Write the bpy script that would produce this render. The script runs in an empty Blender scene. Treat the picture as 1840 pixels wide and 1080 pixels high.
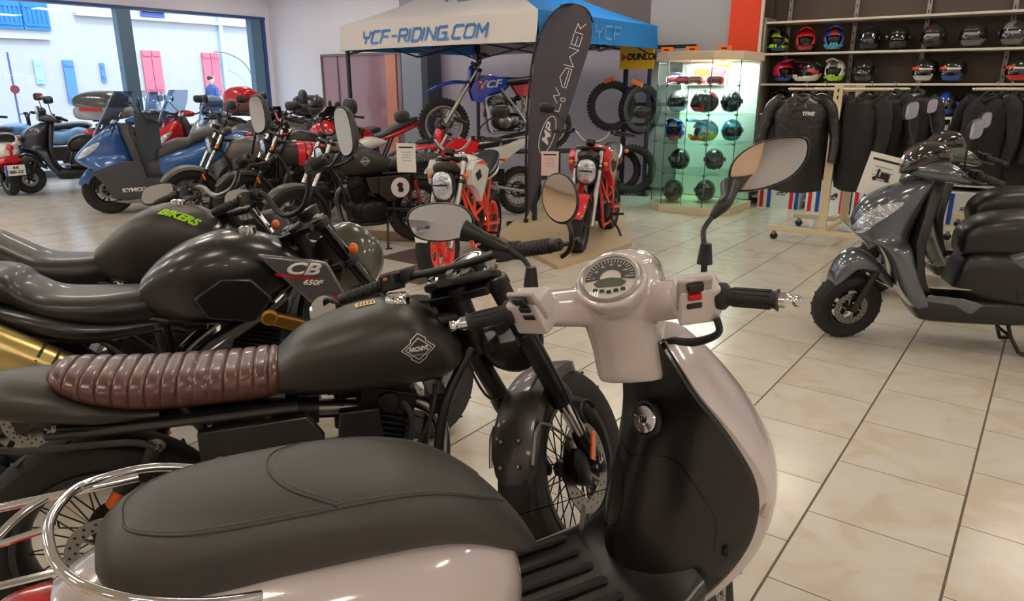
import bpy, bmesh, math, random
from math import sin, cos, pi, radians as R_, atan2, sqrt
from mathutils import Vector as V, Matrix as MX
from mathutils.bvhtree import BVHTree
random.seed(7)
SC = bpy.context.scene
COL = SC.collection
# ------------------------------------------------------------------ camera, world, sun, lights, exposure
CAMH, YAW, PITCH = 1.466, R_(36.6), R_(16.69)
cd = bpy.data.cameras.new('camera'); cam = bpy.data.objects.new('camera', cd); COL.objects.link(cam)
cam.location = (0, 0, CAMH); cam.rotation_euler = (pi/2-PITCH, 0, YAW)
cd.sensor_width = 36; cd.lens = 36*1291/1840; cd.clip_start = .05; cd.clip_end = 200
SC.camera = cam
SC.view_settings.view_transform = 'Standard'; SC.view_settings.look = 'None'
SC.view_settings.gamma = 1; SC.view_settings.use_curve_mapping = False
SC.view_settings.exposure = 0.0
w = bpy.data.worlds.new('world'); SC.world = w; w.use_nodes = True
w.node_tree.nodes['Background'].inputs[0].default_value = (.78, .87, 1, 1)
w.node_tree.nodes['Background'].inputs[1].default_value = 5.0
sd = bpy.data.lights.new('sun', 'SUN'); sd.energy = 2.5; sd.angle = R_(1); sd.color = (1, .96, .9)
so = bpy.data.objects.new('sun', sd); COL.objects.link(so)
so.rotation_euler = V((-.62, .12, -.78)).to_track_quat('-Z', 'Y').to_euler()
SC.cycles.use_denoising = True
SC.cycles.max_bounces = 8; SC.cycles.diffuse_bounces = 4; SC.cycles.glossy_bounces = 4
SC.cycles.transparent_max_bounces = 16; SC.cycles.sample_clamp_indirect = 6
SC.cycles.caustics_reflective = False; SC.cycles.caustics_refractive = False
LAMP = 34.0      # emission of the fluorescent tubes in the ceiling
# ------------------------------------------------------------------ materials
def lin(c):
    o = []
    for x in c[:3]:
        x = x/255; o.append(x/12.92 if x <= .04045 else ((x+.055)/1.055)**2.4)
    return (*o, 1)
_m = {}
def mat(name, c=(128,128,128), rough=.5, metal=0, coat=0, bump=0, bscale=200, emit=0, noise=0, nscale=3, spec=.5, alpha=1, bdist=.002):
    if name in _m: return _m[name]
    m = bpy.data.materials.new(name); m.use_nodes = True; nt = m.node_tree; b = nt.nodes['Principled BSDF']
    b.inputs['Base Color'].default_value = lin(c); b.inputs['Roughness'].default_value = rough
    b.inputs['Metallic'].default_value = metal; b.inputs['Coat Weight'].default_value = coat
    b.inputs['Coat Roughness'].default_value = .04; b.inputs['Specular IOR Level'].default_value = spec
    b.inputs['Alpha'].default_value = alpha
    if emit:
        b.inputs['Emission Color'].default_value = lin(c); b.inputs['Emission Strength'].default_value = emit
    tc = nt.nodes.new('ShaderNodeTexCoord')
    n = nt.nodes.new('ShaderNodeTexNoise'); n.inputs['Scale'].default_value = bscale if bump else nscale
    nt.links.new(tc.outputs['Object'], n.inputs['Vector'])
    if bump:
        bp = nt.nodes.new('ShaderNodeBump'); bp.inputs['Strength'].default_value = bump; bp.inputs['Distance'].default_value = bdist
        nt.links.new(n.outputs[0], bp.inputs['Height']); nt.links.new(bp.outputs[0], b.inputs['Normal'])
    else:   # slight unevenness of the finish
        mr = nt.nodes.new('ShaderNodeMapRange'); mr.inputs[3].default_value = max(0, rough-.03); mr.inputs[4].default_value = min(1, rough+.05)
        nt.links.new(n.outputs[0], mr.inputs[0]); nt.links.new(mr.outputs[0], b.inputs['Roughness'])
    if noise:
        n2 = nt.nodes.new('ShaderNodeTexNoise'); n2.inputs['Scale'].default_value = nscale; n2.inputs['Detail'].default_value = 6
        nt.links.new(tc.outputs['Object'], n2.inputs['Vector'])
        mx = nt.nodes.new('ShaderNodeMix'); mx.data_type = 'RGBA'
        mx.inputs[6].default_value = lin(c); mx.inputs[7].default_value = lin([x*(1-noise) for x in c[:3]])
        nt.links.new(n2.outputs[0], mx.inputs[0]); nt.links.new(mx.outputs[2], b.inputs['Base Color'])
    _m[name] = m; return m
def glassmat(name, tint=(235,245,240), refl=1.0, rough=0):
    if name in _m: return _m[name]
    m = bpy.data.materials.new(name); m.use_nodes = True; nt = m.node_tree; nt.nodes.clear()
    o = nt.nodes.new('ShaderNodeOutputMaterial'); t = nt.nodes.new('ShaderNodeBsdfTransparent'); g = nt.nodes.new('ShaderNodeBsdfGlossy')
    t.inputs[0].default_value = lin(tint); g.inputs['Roughness'].default_value = rough
    f = nt.nodes.new('ShaderNodeLayerWeight'); f.inputs[0].default_value = .5
    pw = nt.nodes.new('ShaderNodeMath'); pw.operation = 'POWER'; pw.inputs[1].default_value = 5; nt.links.new(f.outputs['Facing'], pw.inputs[0])
    k = nt.nodes.new('ShaderNodeMath'); k.operation = 'MULTIPLY_ADD'; k.inputs[1].default_value = .8*refl; k.inputs[2].default_value = .03*refl
    x = nt.nodes.new('ShaderNodeMixShader'); nt.links.new(pw.outputs[0], k.inputs[0]); nt.links.new(k.outputs[0], x.inputs[0])
    nt.links.new(t.outputs[0], x.inputs[1]); nt.links.new(g.outputs[0], x.inputs[2]); nt.links.new(x.outputs[0], o.inputs[0])
    _m[name] = m; return m
def paint(name, c, rough=.25, metal=0, coat=.8): return mat('paint_'+name, c, rough, metal, coat)
BLK = mat('black_plastic', (15,15,16), .42)
SATIN = mat('satin_black', (21,20,20), .38, coat=.1)
MATTE = mat('matte_black_paint', (44,42,38), .40, coat=.15)
GLOSS = mat('gloss_black', (12,12,14), .15, coat=.8)
ENG = mat('engine_black', (22,22,22), .45, .4)
RUB = mat('tyre_rubber', (27,25,23), .75, bump=.3, bscale=90)
GRIP = mat('grip_rubber', (24,23,23), .6, bump=.6, bscale=160)
CHR = mat('chrome', (225,225,225), .07, 1)
ALU = mat('brushed_aluminium', (175,172,168), .32, 1)
STEEL = mat('steel', (140,138,134), .3, 1)
DARKM = mat('dark_metal', (60,58,56), .4, .8)
GOLD = mat('gold_anodised', (196,152,70), .3, 1)
MIRR = mat('mirror_glass', (225,228,232), .01, 1)
LENS = mat('headlight_lens', (205,212,222), .08, .75, 1, bump=.8, bscale=34, bdist=.012)
GLASS = glassmat('clear_glass', (244,251,248), .8)
SCREEN = glassmat('windscreen', (205,215,228), 1.6)
SMOKE = glassmat('smoked_screen', (90,92,98), 1.5)
AMB = mat('amber_plastic', (235,110,20), .2, coat=.6)
REDL = mat('red_lens', (190,25,30), .15, coat=.8)
RED = paint('red', (205,22,32)); WHITE = paint('white', (228,226,222)); ORANGE = paint('orange_red', (235,62,28))
PAPER = mat('paper', (232,230,226), .7)
INK = mat('ink', (30,30,32), .6)
# ------------------------------------------------------------------ mesh helpers
def cr(p, n=6, closed=False):
    p = [tuple(q) for q in p]; N = len(p); out = []
    rng = range(N) if closed else range(N-1)
    for i in rng:
        a = p[(i-1) % N] if closed or i > 0 else p[0]
        b = p[i]; c = p[(i+1) % N]; d = p[(i+2) % N] if closed or i+2 < N else p[-1]
        for k in range(n):
            t = k/n
            out.append(tuple(.5*((2*b[j])+(c[j]-a[j])*t+(2*a[j]-5*b[j]+4*c[j]-d[j])*t*t+(-a[j]+3*b[j]-3*c[j]+d[j])*t**3) for j in range(len(b))))
    if not closed: out.append(p[-1])
    return out
class MB:
    def __init__(s, M=None): s.v = []; s.f = []; s.mi = []; s.mats = []; s.cur = None; s.M = M
    def use(s, m):
        if m not in s.mats: s.mats.append(m)
        s.cur = s.mats.index(m); return s
    def add(s, vs, fs, M=None):
        o = len(s.v)
        for q in vs:
            q = V(q)
            if M is not None: q = M @ q
            if s.M is not None: q = s.M @ q
            s.v.append(q)
        for f in fs: s.f.append([i+o for i in f]); s.mi.append(s.cur or 0)
        return s
    def box(s, c, d, rot=None, taper=None):
        x, y, z = d[0]/2, d[1]/2, d[2]/2; t = taper or (1, 1)
        vs = [(-x,-y,-z),(x,-y,-z),(x,y,-z),(-x,y,-z),(-x*t[0],-y*t[1],z),(x*t[0],-y*t[1],z),(x*t[0],y*t[1],z),(-x*t[0],y*t[1],z)]
        M = MX.Translation(V(c)) @ (rot.to_4x4() if rot is not None else MX())
        return s.add(vs, [(3,2,1,0),(4,5,6,7),(0,1,5,4),(1,2,6,5),(2,3,7,6),(3,0,4,7)], M)
    def loft(s, rings, close_v=False, caps=True, M=None):
        n = len(rings[0]); vs = [q for r in rings for q in r]; fs = []
        m = len(rings)
        for i in range(m if close_v else m-1):
            a = i*n; b = ((i+1) % m)*n
            for j in range(n): fs.append((a+j, a+(j+1) % n, b+(j+1) % n, b+j))
        if caps and not close_v:
            fs.append(tuple(reversed(range(n)))); fs.append(tuple(range((m-1)*n, m*n)))
        return s.add(vs, fs, M)
    def tube(s, p, r, n=10, closed=False, smooth=0, flat=1.0):
        p = [V(q) for q in (cr(p, smooth, closed) if smooth else p)]
        m = len(p); rs = r if isinstance(r, (list, tuple)) else [r]*m
        if len(rs) != m: rs = [rs[0]+(rs[-1]-rs[0])*i/(m-1) for i in range(m)] if len(rs) == 2 else [q[0] for q in cr([(k,) for k in rs], smooth)]
        T = []
        for i in range(m):
            a = p[i-1] if (i > 0 or closed) else p[i]; b = p[(i+1) % m] if (i < m-1 or closed) else p[i]
            t = (b-a); T.append(t.normalized() if t.length > 1e-9 else V((0,0,1)))
        up = V((0,0,1)) if abs(T[0].z) < .9 else V((0,1,0))
        N = (up-T[0]*up.dot(T[0])).normalized(); rings = []
        for i in range(m):
            N = (N-T[i]*N.dot(T[i])); N = N.normalized() if N.length > 1e-6 else V((1,0,0)); B = T[i].cross(N)
            rings.append([p[i]+(N*cos(2*pi*k/n)*flat+B*sin(2*pi*k/n))*rs[i] for k in range(n)])
        return s.loft(rings, closed)
    def cyl(s, a, b, r, n=16, r2=None): return s.tube([a, b], [r, r if r2 is None else r2], n)
    def lathe(s, prof, c=(0,0,0), ax=(0,0,1), n=24, closed=False, ang=2*pi, a0=0):
        ax = V(ax).normalized(); q = V((0,0,1)).rotation_difference(ax).to_matrix().to_4x4(); M = MX.Translation(V(c)) @ q
        full = abs(ang-2*pi) < 1e-6; k = n if full else n+1; m = len(prof); vs = []; fs = []
        for i in range(k):
            t = a0+ang*i/n
            for (r, h) in prof: vs.append((r*cos(t), r*sin(t), h))
        for i in range(n):
            a = i*m; b = ((i+1) % k)*m
            for j in range(m if closed else m-1):
                j2 = (j+1) % m; fs.append((a+j, b+j, b+j2, a+j2))
        return s.add(vs, fs, M)
    def ell(s, c, d, n=18, rot=None):
        m = n//2; prof = [(sin(pi*i/m), -cos(pi*i/m)) for i in range(m+1)]; prof[0] = (1e-4, -1); prof[-1] = (1e-4, 1)
        M = MX.Translation(V(c)) @ (rot.to_4x4() if rot is not None else MX()) @ MX.Diagonal((d[0]/2, d[1]/2, d[2]/2, 1))
        vs = []; fs = []
        for i in range(n):
            for (r, h) in prof: vs.append((r*cos(2*pi*i/n), r*sin(2*pi*i/n), h))
        k = m+1
        for i in range(n):
            a = i*k; b = ((i+1) % n)*k
            for j in range(m): fs.append((a+j, b+j, b+j+1, a+j+1))
        return s.add(vs, fs, M)
    def shell(s, st, n=24, k=5, axis='x'):
        """stations (pos, zbottom, ztop, halfwidth, exponent, bottom width factor[, y offset]) -> closed smooth body"""
        st = [tuple(q)+((2.4, 1, 0)[len(q)-4:] if len(q) < 7 else ()) for q in st]
        rings = []
        for q in cr(st, k):
            x, zb, zt, w_, e, tp, yo = q; zc = (zb+zt)/2; h = (zt-zb)/2; ring = []
            for i in range(n):
                t = 2*pi*i/n; cy, sy = cos(t), sin(t)
                y = w_*math.copysign(abs(cy)**(2/e), cy); z = zc+h*math.copysign(abs(sy)**(2/e), sy)
                f = (z-zb)/max(zt-zb, 1e-6); y *= tp+(1-tp)*min(1, max(0, f)); ring.append((x, y+yo, z))
            rings.append(ring)
        if axis == 'z': rings = [[(c[1+0] if 0 else c[2], c[1], c[0]) for c in r] for r in rings]
        return s.loft(rings)
    def prism(s, pts, y0, y1, M=None, smooth=0):
        """outline in (x,z), extruded along y"""
        if smooth: pts = cr(pts, smooth, True)
        n = len(pts); vs = [(p[0], y0, p[1]) for p in pts]+[(p[0], y1, p[1]) for p in pts]
        fs = [tuple(range(n)), tuple(reversed(range(n, 2*n)))]+[(i, n+i, n+(i+1) % n, (i+1) % n) for i in range(n)]
        return s.add(vs, fs, M)
    def fender(s, c, r, a0, a1, w_, t=.004, drop=.5, n=20):
        """mudguard arc round wheel centre c (angles in degrees in xz plane), arched cross-section"""
        rings = []
        for i in range(n+1):
            a = R_(a0+(a1-a0)*i/n); out = []
            sec = [(-1, -drop), (-.92, -.25*drop), (-.6, -.04), (0, 0), (.6, -.04), (.92, -.25*drop), (1, -drop)]
            e = .6+.4*sqrt(min(1, min(i, n-i)/3.5))
            for (u, dz) in sec: out.append((u*w_/2*e, r+dz*w_/2))
            for (u, dz) in reversed(sec): out.append((u*(w_/2-t)*e, r+dz*w_/2-t))
            rings.append([(c[0]+q*cos(a), c[1]+y, c[2]+q*sin(a)) for (y, q) in out])
        return s.loft(rings)
    def build(s, name, m=None, parent=None, bevel=0, sub=0, sharp=38, loc=None, rot=None, seg=2):
        me = bpy.data.meshes.new(name); me.from_pydata([tuple(q) for q in s.v], [], s.f); 
        for mm in (s.mats or [m]): me.materials.append(mm)
        if s.mats: me.polygons.foreach_set('material_index', s.mi)
        me.polygons.foreach_set('use_smooth', [True]*len(me.polygons)); me.update()
        bm = bmesh.new(); bm.from_mesh(me); bmesh.ops.recalc_face_normals(bm, faces=bm.faces)
        bm.to_mesh(me); bm.free()
        me.set_sharp_from_angle(angle=R_(sharp))
        o = bpy.data.objects.new(name, me); COL.objects.link(o)
        if parent: o.parent = parent
        if loc is not None: o.location = loc
        if rot is not None: o.rotation_euler = rot
        if bevel:
            b = o.modifiers.new('bevel', 'BEVEL'); b.width = bevel; b.segments = seg; b.limit_method = 'ANGLE'; b.angle_limit = R_(35)
        if sub:
            b = o.modifiers.new('sub', 'SUBSURF'); b.levels = sub; b.render_levels = sub
        return o
def empty(name, label, cat, loc=(0,0,0), rz=0, group=None):
    o = bpy.data.objects.new(name, None); COL.objects.link(o); o.location = loc; o.rotation_euler = (0, 0, rz); o.empty_display_size = .1
    return tag(o, label, cat, group)
def tag(o, label, cat, group=None):
    o['label'] = label; o['category'] = cat
    if group: o['group'] = group
    return o
def struct(o): o['kind'] = 'structure'; return o
def copy_tree(o, parent=None):
    c = o.copy(); COL.objects.link(c)
    if parent: c.parent = parent
    for ch in list(o.children): copy_tree(ch, c)
    return c
def text(s, name, m, parent, size, M, target=None, depth=.0006, shear=0, sx=1, bold=0, reach=.3):
    """lettering as real geometry; with target it is laid onto that surface (all in the parent's space)"""
    cu = bpy.data.curves.new(name, 'FONT'); cu.body = s; cu.size = size; cu.align_x = 'CENTER'; cu.align_y = 'CENTER'; cu.shear = shear
    cu.offset = bold; cu.resolution_u = 3; tmp = bpy.data.objects.new('t', cu); COL.objects.link(tmp)
    bpy.context.view_layer.update()
    me = bpy.data.meshes.new_from_object(tmp.evaluated_get(bpy.context.evaluated_depsgraph_get()))
    bpy.data.objects.remove(tmp); me.transform(MX.Diagonal((sx, 1, 1, 1)))
    return _lay(me, name, m, parent, M, target, depth, reach)
def _lay(me, name, m, parent, M, target, depth, reach=.3):
    bm = bmesh.new(); bm.from_mesh(me); bmesh.ops.remove_doubles(bm, verts=bm.verts, dist=1e-6)
    if target is not None:
        bmesh.ops.triangulate(bm, faces=bm.faces)
        for _ in range(3):
            es = [e for e in bm.edges if e.calc_length() > .012]
            if not es: break
            bmesh.ops.subdivide_edges(bm, edges=es, cuts=1)
            bmesh.ops.triangulate(bm, faces=bm.faces)
    bm.to_mesh(me); bm.free(); me.transform(M)
    if target is not None:
        tm = target.data; bv = BVHTree.FromPolygons([v.co for v in tm.vertices], [tuple(p.vertices) for p in tm.polygons])
        d = -(M.to_3x3() @ V((0,0,1))).normalized()
        for v in me.vertices:
            h = bv.ray_cast(v.co-d*reach, d, reach*3)
            if h[0] is not None: v.co = h[0]-d*(.0012+depth)
    me.materials.clear(); me.materials.append(m); me.name = name
    o = bpy.data.objects.new(name, me); COL.objects.link(o); o.parent = parent
    if target is None:
        md = o.modifiers.new('thick', 'SOLIDIFY'); md.thickness = max(depth, .0004); md.offset = 1
    return o
def decal(polys, name, m, parent, M, target=None, depth=.0006, reach=.3):
    """flat marks from 2-D polygons [(x,y)...]"""
    me = bpy.data.meshes.new(name); vs = []; fs = []
    for p in polys:
        o = len(vs); vs += [(x, y, 0) for x, y in p]; fs.append(tuple(range(o, o+len(p))))
    me.from_pydata(vs, [], fs); return _lay(me, name, m, parent, M, target, depth, reach)
def strips(lines, wd):
    """polylines -> thin quads"""
    out = []
    for L in lines:
        for a, b in zip(L[:-1], L[1:]):
            d = V((b[0]-a[0], b[1]-a[1])); n = V((-d.y, d.x)).normalized()*wd/2; e = d.normalized()*wd*.3
            out.append([(a[0]-e.x+n.x, a[1]-e.y+n.y), (a[0]-e.x-n.x, a[1]-e.y-n.y), (b[0]+e.x-n.x, b[1]+e.y-n.y), (b[0]+e.x+n.x, b[1]+e.y+n.y)])
    return out
def frame(o, x, y):
    """matrix with origin o, local x axis x, local y axis y"""
    x = V(x).normalized(); y = V(y); z = x.cross(y).normalized(); y = z.cross(x)
    M = MX((x, y, z)).transposed().to_4x4(); M.translation = V(o); return M
# camera-aligned ground axes (right, ahead) only used to state where each vehicle stands
RX = V((cos(YAW), sin(YAW), 0)); AX = V((-sin(YAW), cos(YAW), 0))
def spot(cx, cy, hdg): return (RX*cx+AX*cy), R_(hdg)+YAW
# ------------------------------------------------------------------ the room (x along the far wall, y towards it)
UL, UR, VB, VF, HC = -13.3, 4.6, -4.2, 9.85, 3.25
def tile_floor():
    m = bpy.data.materials.new('floor_tiles'); m.use_nodes = True; nt = m.node_tree; b = nt.nodes['Principled BSDF']; L = nt.links.new
    tc = nt.nodes.new('ShaderNodeTexCoord'); sp = nt.nodes.new('ShaderNodeSeparateXYZ'); L(tc.outputs['Object'], sp.inputs[0])
    def M(op, a, bb=None, c=None):
        n = nt.nodes.new('ShaderNodeMath'); n.operation = op
        for i, q in enumerate((a, bb, c)):
            if q is None: continue
            if isinstance(q, (int, float)): n.inputs[i].default_value = q
            else: L(q, n.inputs[i])
        return n.outputs[0]
    T = .45
    u = M('DIVIDE', M('ADD', sp.outputs[0], .945), T); col = M('FLOOR', u); fu = M('SUBTRACT', u, col)
    par = M('FLOORED_MODULO', col, 2.0)
    v = M('SUBTRACT', M('DIVIDE', M('SUBTRACT', sp.outputs[1], 4.019), T), M('MULTIPLY', par, .507)); row = M('FLOOR', v); fv = M('SUBTRACT', v, row)
    du = M('MULTIPLY', M('MINIMUM', fu, M('SUBTRACT', 1.0, fu)), T); dv = M('MULTIPLY', M('MINIMUM', fv, M('SUBTRACT', 1.0, fv)), T)
    g = M('MAXIMUM', M('LESS_THAN', du, .0042), M('LESS_THAN', dv, .0021))
    wn = nt.nodes.new('ShaderNodeTexWhiteNoise'); wn.noise_dimensions = '2D'; cx = nt.nodes.new('ShaderNodeCombineXYZ'); L(col, cx.inputs[0]); L(row, cx.inputs[1]); L(cx.outputs[0], wn.inputs['Vector'])
    ad = nt.nodes.new('ShaderNodeVectorMath'); ad.operation = 'MULTIPLY_ADD'; L(wn.outputs['Color'], ad.inputs[0]); ad.inputs[1].default_value = (9,9,9); L(tc.outputs['Object'], ad.inputs[2])
    n = nt.nodes.new('ShaderNodeTexNoise'); n.inputs['Scale'].default_value = 4.5; n.inputs['Detail'].default_value = 7; n.inputs['Distortion'].default_value = .9; L(ad.outputs[0], n.inputs['Vector'])
    r = nt.nodes.new('ShaderNodeValToRGB'); L(n.outputs[0], r.inputs[0]); e = r.color_ramp.elements
    e[0].position = .36; e[0].color = lin((212,200,180)); e[1].position = .66; e[1].color = lin((222,217,207))
    e2 = r.color_ramp.elements.new(.48); e2.color = lin((218,211,198))
    mx = nt.nodes.new('ShaderNodeMix'); mx.data_type = 'RGBA'; L(g, mx.inputs[0]); L(r.outputs[0], mx.inputs[6]); mx.inputs[7].default_value = lin((96,82,70))
    L(mx.outputs[2], b.inputs['Base Color'])
    n3 = nt.nodes.new('ShaderNodeTexNoise'); n3.inputs['Scale'].default_value = 1.3; L(tc.outputs['Object'], n3.inputs['Vector'])
    L(M('ADD', M('MULTIPLY', g, .4), M('ADD', .14, M('MULTIPLY', n3.outputs[0], .12))), b.inputs['Roughness'])
    bp = nt.nodes.new('ShaderNodeBump'); bp.invert = True; bp.inputs['Strength'].default_value = .5; bp.inputs['Distance'].default_value = .002; L(g, bp.inputs['Height']); L(bp.outputs[0], b.inputs['Normal'])
    return m
TH = .2
def slab(name, a, b, m):
    return struct(MB().box([(p+q)/2 for p, q in zip(a, b)], [abs(q-p) for p, q in zip(a, b)]).build(name, m))
slab('floor', (UL-.3, VB-TH, -.15), (UR+TH, VF+TH, 0), tile_floor())
WALLW = mat('wall_white', (240,236,244), .8, bump=.1, bscale=60)
WALLG = mat('wall_lavender_grey', (196,190,206), .8, bump=.1, bscale=60)
WALLD = mat('wall_shade_taupe', (128,119,122), .8, bump=.1, bscale=60)  # dimmer light on the upper wall band, painted in as a darker colour
CEIL = mat('ceiling_panels', (226,224,220), .85, bump=.15, bscale=120)
slab('ceiling', (UL-TH, VB-TH, HC), (UR+TH, VF+TH, HC+.15), CEIL)
slab('wall_right', (UR, VB-TH, 0), (UR+TH, VF+TH, HC), WALLW)
slab('wall_back', (UL-TH, VB-TH, 0), (UR, VB, HC), mat('wall_back_grey', (206,200,196), .8))
f = MB().use(WALLW).box(((UL-9.27)/2, VF-.125+.1, HC/2), (abs(UL+9.27), .45, HC))
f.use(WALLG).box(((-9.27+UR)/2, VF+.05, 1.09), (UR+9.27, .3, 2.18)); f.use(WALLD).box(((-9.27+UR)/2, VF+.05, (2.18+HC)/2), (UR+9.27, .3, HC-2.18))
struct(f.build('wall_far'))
f = MB().use(mat('column_blue_grey', (150,158,170), .7)).box((-9.12, 9.55, HC/2), (.5, .3, HC)); f.use(mat('column_dark', (62,68,78), .6)).box((-8.80, 9.53, HC/2), (.14, .34, HC))
struct(f.build('wall_column'))
f = MB().use(WALLW).box((-4.05, 9.6, HC/2), (1.15, .5, HC)); f.use(mat('pillar_grey', (172,172,176), .7)).box((-4.05, 9.34, HC/2), (1.152, .03, HC))
struct(f.build('wall_pillar'))
struct(MB().box((-7.0, 9.69, .06), (3.5, .02, .12)).build('baseboard_far', mat('baseboard_white', (205,203,205), .5)))
# window wall: low sill, opening, lintel
f = MB().use(WALLW); f.box((UL-.1, (9.5+VF)/2, HC/2), (.2, VF-9.5, HC)); f.box((UL-.1, (VB+9.5)/2, (2.77+HC)/2), (.2, 9.5-VB, HC-2.77)); f.box((UL-.1, (VB-3.5)/2, HC/2), (.2, .7, HC))
struct(f.build('wall_window'))
FRM = mat('window_frame_blue_grey', (92,120,142), .4, .2); FRB = mat('window_frame_blue', (40,70,130), .4)
f = MB().use(FRM)
for v in (9.28, 6.66, 3.6, .6, -2.4): f.box((UL-.06, v, 1.38), (.16, .24, 2.76))
f.use(FRB); f.box((UL-.06, 3, 2.75), (.18, 13, .05)); f.box((UL+.01, 9.44, 1.38), (.06, .07, 2.76)); f.use(FRM).box((UL-.06, 3, .05), (.18, 13, .1))
struct(f.build('window_1'))
struct(MB().box((UL-.08, 3, 1.4), (.01, 12.9, 2.7)).build('window_2', glassmat('window_glass', (240,246,250), .8)))
SHW0 = mat('shelf_white', (228,228,226), .5)
# beige wing wall with a dark notice board, and a white wall shelf, at the back of the shop (seen in the mirrors)
struct(MB().box((-.3, -3.95, HC/2), (2.5, .5, HC)).build('wall_wing', mat('wing_beige', (205,172,142), .8)))
nb = empty('notice_board', 'dark framed notice board on the beige wing wall, seen only in the scooter mirror', 'notice board', (.62, -3.69, 1.35)); MB().box((0,0,.45), (.5,.03,.9)).build('board', mat('board_dark', (60,54,50), .5), nb); b = MB()
for x in (-.26,.26): b.box((x,.01,.45), (.03,.05,.96))
for z in (-.02,.92): b.box((0,.01,z), (.55,.05,.03))
b.build('board_frame', mat('board_frame', (40,34,30), .4), nb)
ws = empty('white_wall_shelf', 'white wall shelf with small cartons at the back of the shop', 'shelf', (1.8, -4.08, 1.5)); MB().box((0,0,0), (1.6,.24,.03)).build('shelf_board', SHW0, ws); MB().box((0,0,.32), (1.6,.24,.03)).build('shelf_board', SHW0, ws)
for k in range(9):
    o = MB().box((0,0,.06), (.09,.08,.09+.03*(k%3))).build('small_carton', mat('carton_%d' % (k%3), ((220,220,220),(120,130,150),(60,60,64))[k%3], .5), loc=(1.12+k*.17, -4.05, 1.50+.005+(.015*(k%3))/2)); tag(o, ('first','second','third','fourth','fifth','sixth','seventh','eighth','ninth')[k]+(' carton, white,',' carton, blue grey,',' carton, dark,')[k%3]+' from the wing wall on the back shelf', 'carton', 'small cartons on the back shelf')
# ceiling fixtures
TUBE = mat('fluorescent_tube', (255,243,226), .5, emit=LAMP)
fx0 = None
for u in (-11.6, -9.2, -6.8, -4.4, -2.0, .4, 2.8):
    for v in (-2.6, .1, 2.8, 5.5, 8.2):
        if fx0 is None:
            fx0 = empty('ceiling_light', 'white recessed ceiling light panel with four glowing tubes', 'ceiling light', (u, v, HC), 0, 'recessed ceiling lights out of the photo')
            b = MB().use(mat('fixture_white', (225,225,225), .4)); b.box((0,0,-.01), (.62,.62,.02))
            for s in (-1, 1): b.box((s*.3, 0, -.025), (.02, .62, .03)); b.box((0, s*.3, -.025), (.62, .02, .03))
            b.build('housing', None, fx0)
            for k in range(4): MB().box((-.21+.14*k, 0, -.035), (.035, .54, .02)).build('tube', TUBE, fx0)
            o = fx0
        else: o = copy_tree(fx0)
        o.location = (u, v, HC); ORD = ('first','second','third','fourth','fifth','sixth','seventh')
        o['label'] = 'recessed ceiling light, %s from the window wall, %s row from the shop back' % (ORD[round((u+11.6)/2.4)], ORD[round((v+2.6)/2.7)])
# ------------------------------------------------------------------ the street outside
slab('street_ground', (-30, -14, -.2), (UL-.3, 26, -.04), mat('street_asphalt', (150,150,150), .9, noise=.2))
E_ = -21.6
f = MB().use(mat('facade_plaster', (172,170,168), .9, noise=.05)); f.box((E_-.4, 6, 3.5), (.8, 40, 7.2))
f.use(mat('facade_ledge', (185,180,176), .9)); f.box((E_+.06, 2, 2.62), (.12, 13.6, .05)); f.box((E_+.08, 12.6, 3.28), (.16, 6.2, .07)); f.box((E_+.03, 2, .2), (.08, 30, .5))
fac = f.build('opposite_building_facade'); tag(fac, 'sunlit white building front across the street outside the window', 'building')
BLU = mat('shutter_blue', (20,120,190), .5, noise=.25, nscale=6); PNK = mat('shutter_rose', (196,96,112), .6)
def shutter(name, label, y0, y1, z0, z1, m, leaves=2, slats=0):
    o = empty(name, label, 'shutter', (E_, (y0+y1)/2, z0)); w_ = (y1-y0)/leaves
    for k in range(leaves):
        b = MB(); yc = y0-(y0+y1)/2+w_*(k+.5); b.box((.045, yc, (z1-z0)/2), (.05, w_-.02, z1-z0)); 
        for zz in (.12, (z1-z0)-.12): b.box((.085, yc, zz), (.03, w_-.08, .06))
        if slats:
            for j in range(6): b.box((.08, yc-w_/2+w_*(j+.5)/6, (z1-z0)/2), (.02, .05, z1-z0-.3))
        b.build('shutter_leaf', m, o)
shutter('window_shutter', 'bright blue shutters of the upper left window across the street', 7.6, 8.87, 2.82, 3.5, BLU, 2, 1)
shutter('window_shutter', 'tall rose shutters just right of the window mullion outside', 11.15, 11.72, 1.25, 2.42, PNK)
shutter('window_shutter', 'tall rose shutters behind the red top case outside', 13.02, 13.6, 1.2, 2.42, PNK)
shutter('window_shutter', 'narrow blue shutter above the white and red scooter outside', 9.0, 9.28, 1.0, 2.1, mat('shutter_blue2', (70,120,190), .5), 1)
shutter('window_shutter', 'small blue shutter strip left of the window mullion outside', 9.95, 10.08, 1.55, 2.05, mat('shutter_blue2'), 1)
shutter('window_shutter', 'pale turquoise open shutter at the left outside', 8.3, 8.5, 1.5, 2.1, mat('shutter_aqua', (150,205,215), .6), 1)
shutter('window_shutter', 'dark blue blind under the upper ledge outside', 11.3, 12.0, 3.34, 3.6, mat('shutter_navy', (60,80,150), .6), 1)
o = MB().use(mat('drainpipe', (170,205,225), .5)).box((E_+.06, 13.75, 2.6), (.1, .12, 3.0)).build('drainpipe'); tag(o, 'pale blue drainpipe on the house across the street', 'pipe')
sg = empty('road_sign', 'round red road sign on a thin pole outside at far left', 'road sign', (-17.6, 6.33, -.04))
MB().cyl((0,0,0), (0,0,2.15), .02).build('sign_pole', mat('pole_blue', (70,90,140), .5), sg); MB().cyl((.03,0,1.42), (.05,0,1.42), .085, 24).build('sign_disc', mat('sign_red', (120,40,44), .5), sg)
sl = empty('street_lamp', 'curved dark lamp arm outside near the right window edge', 'street lamp', (E_, 14.6, 0))
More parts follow.
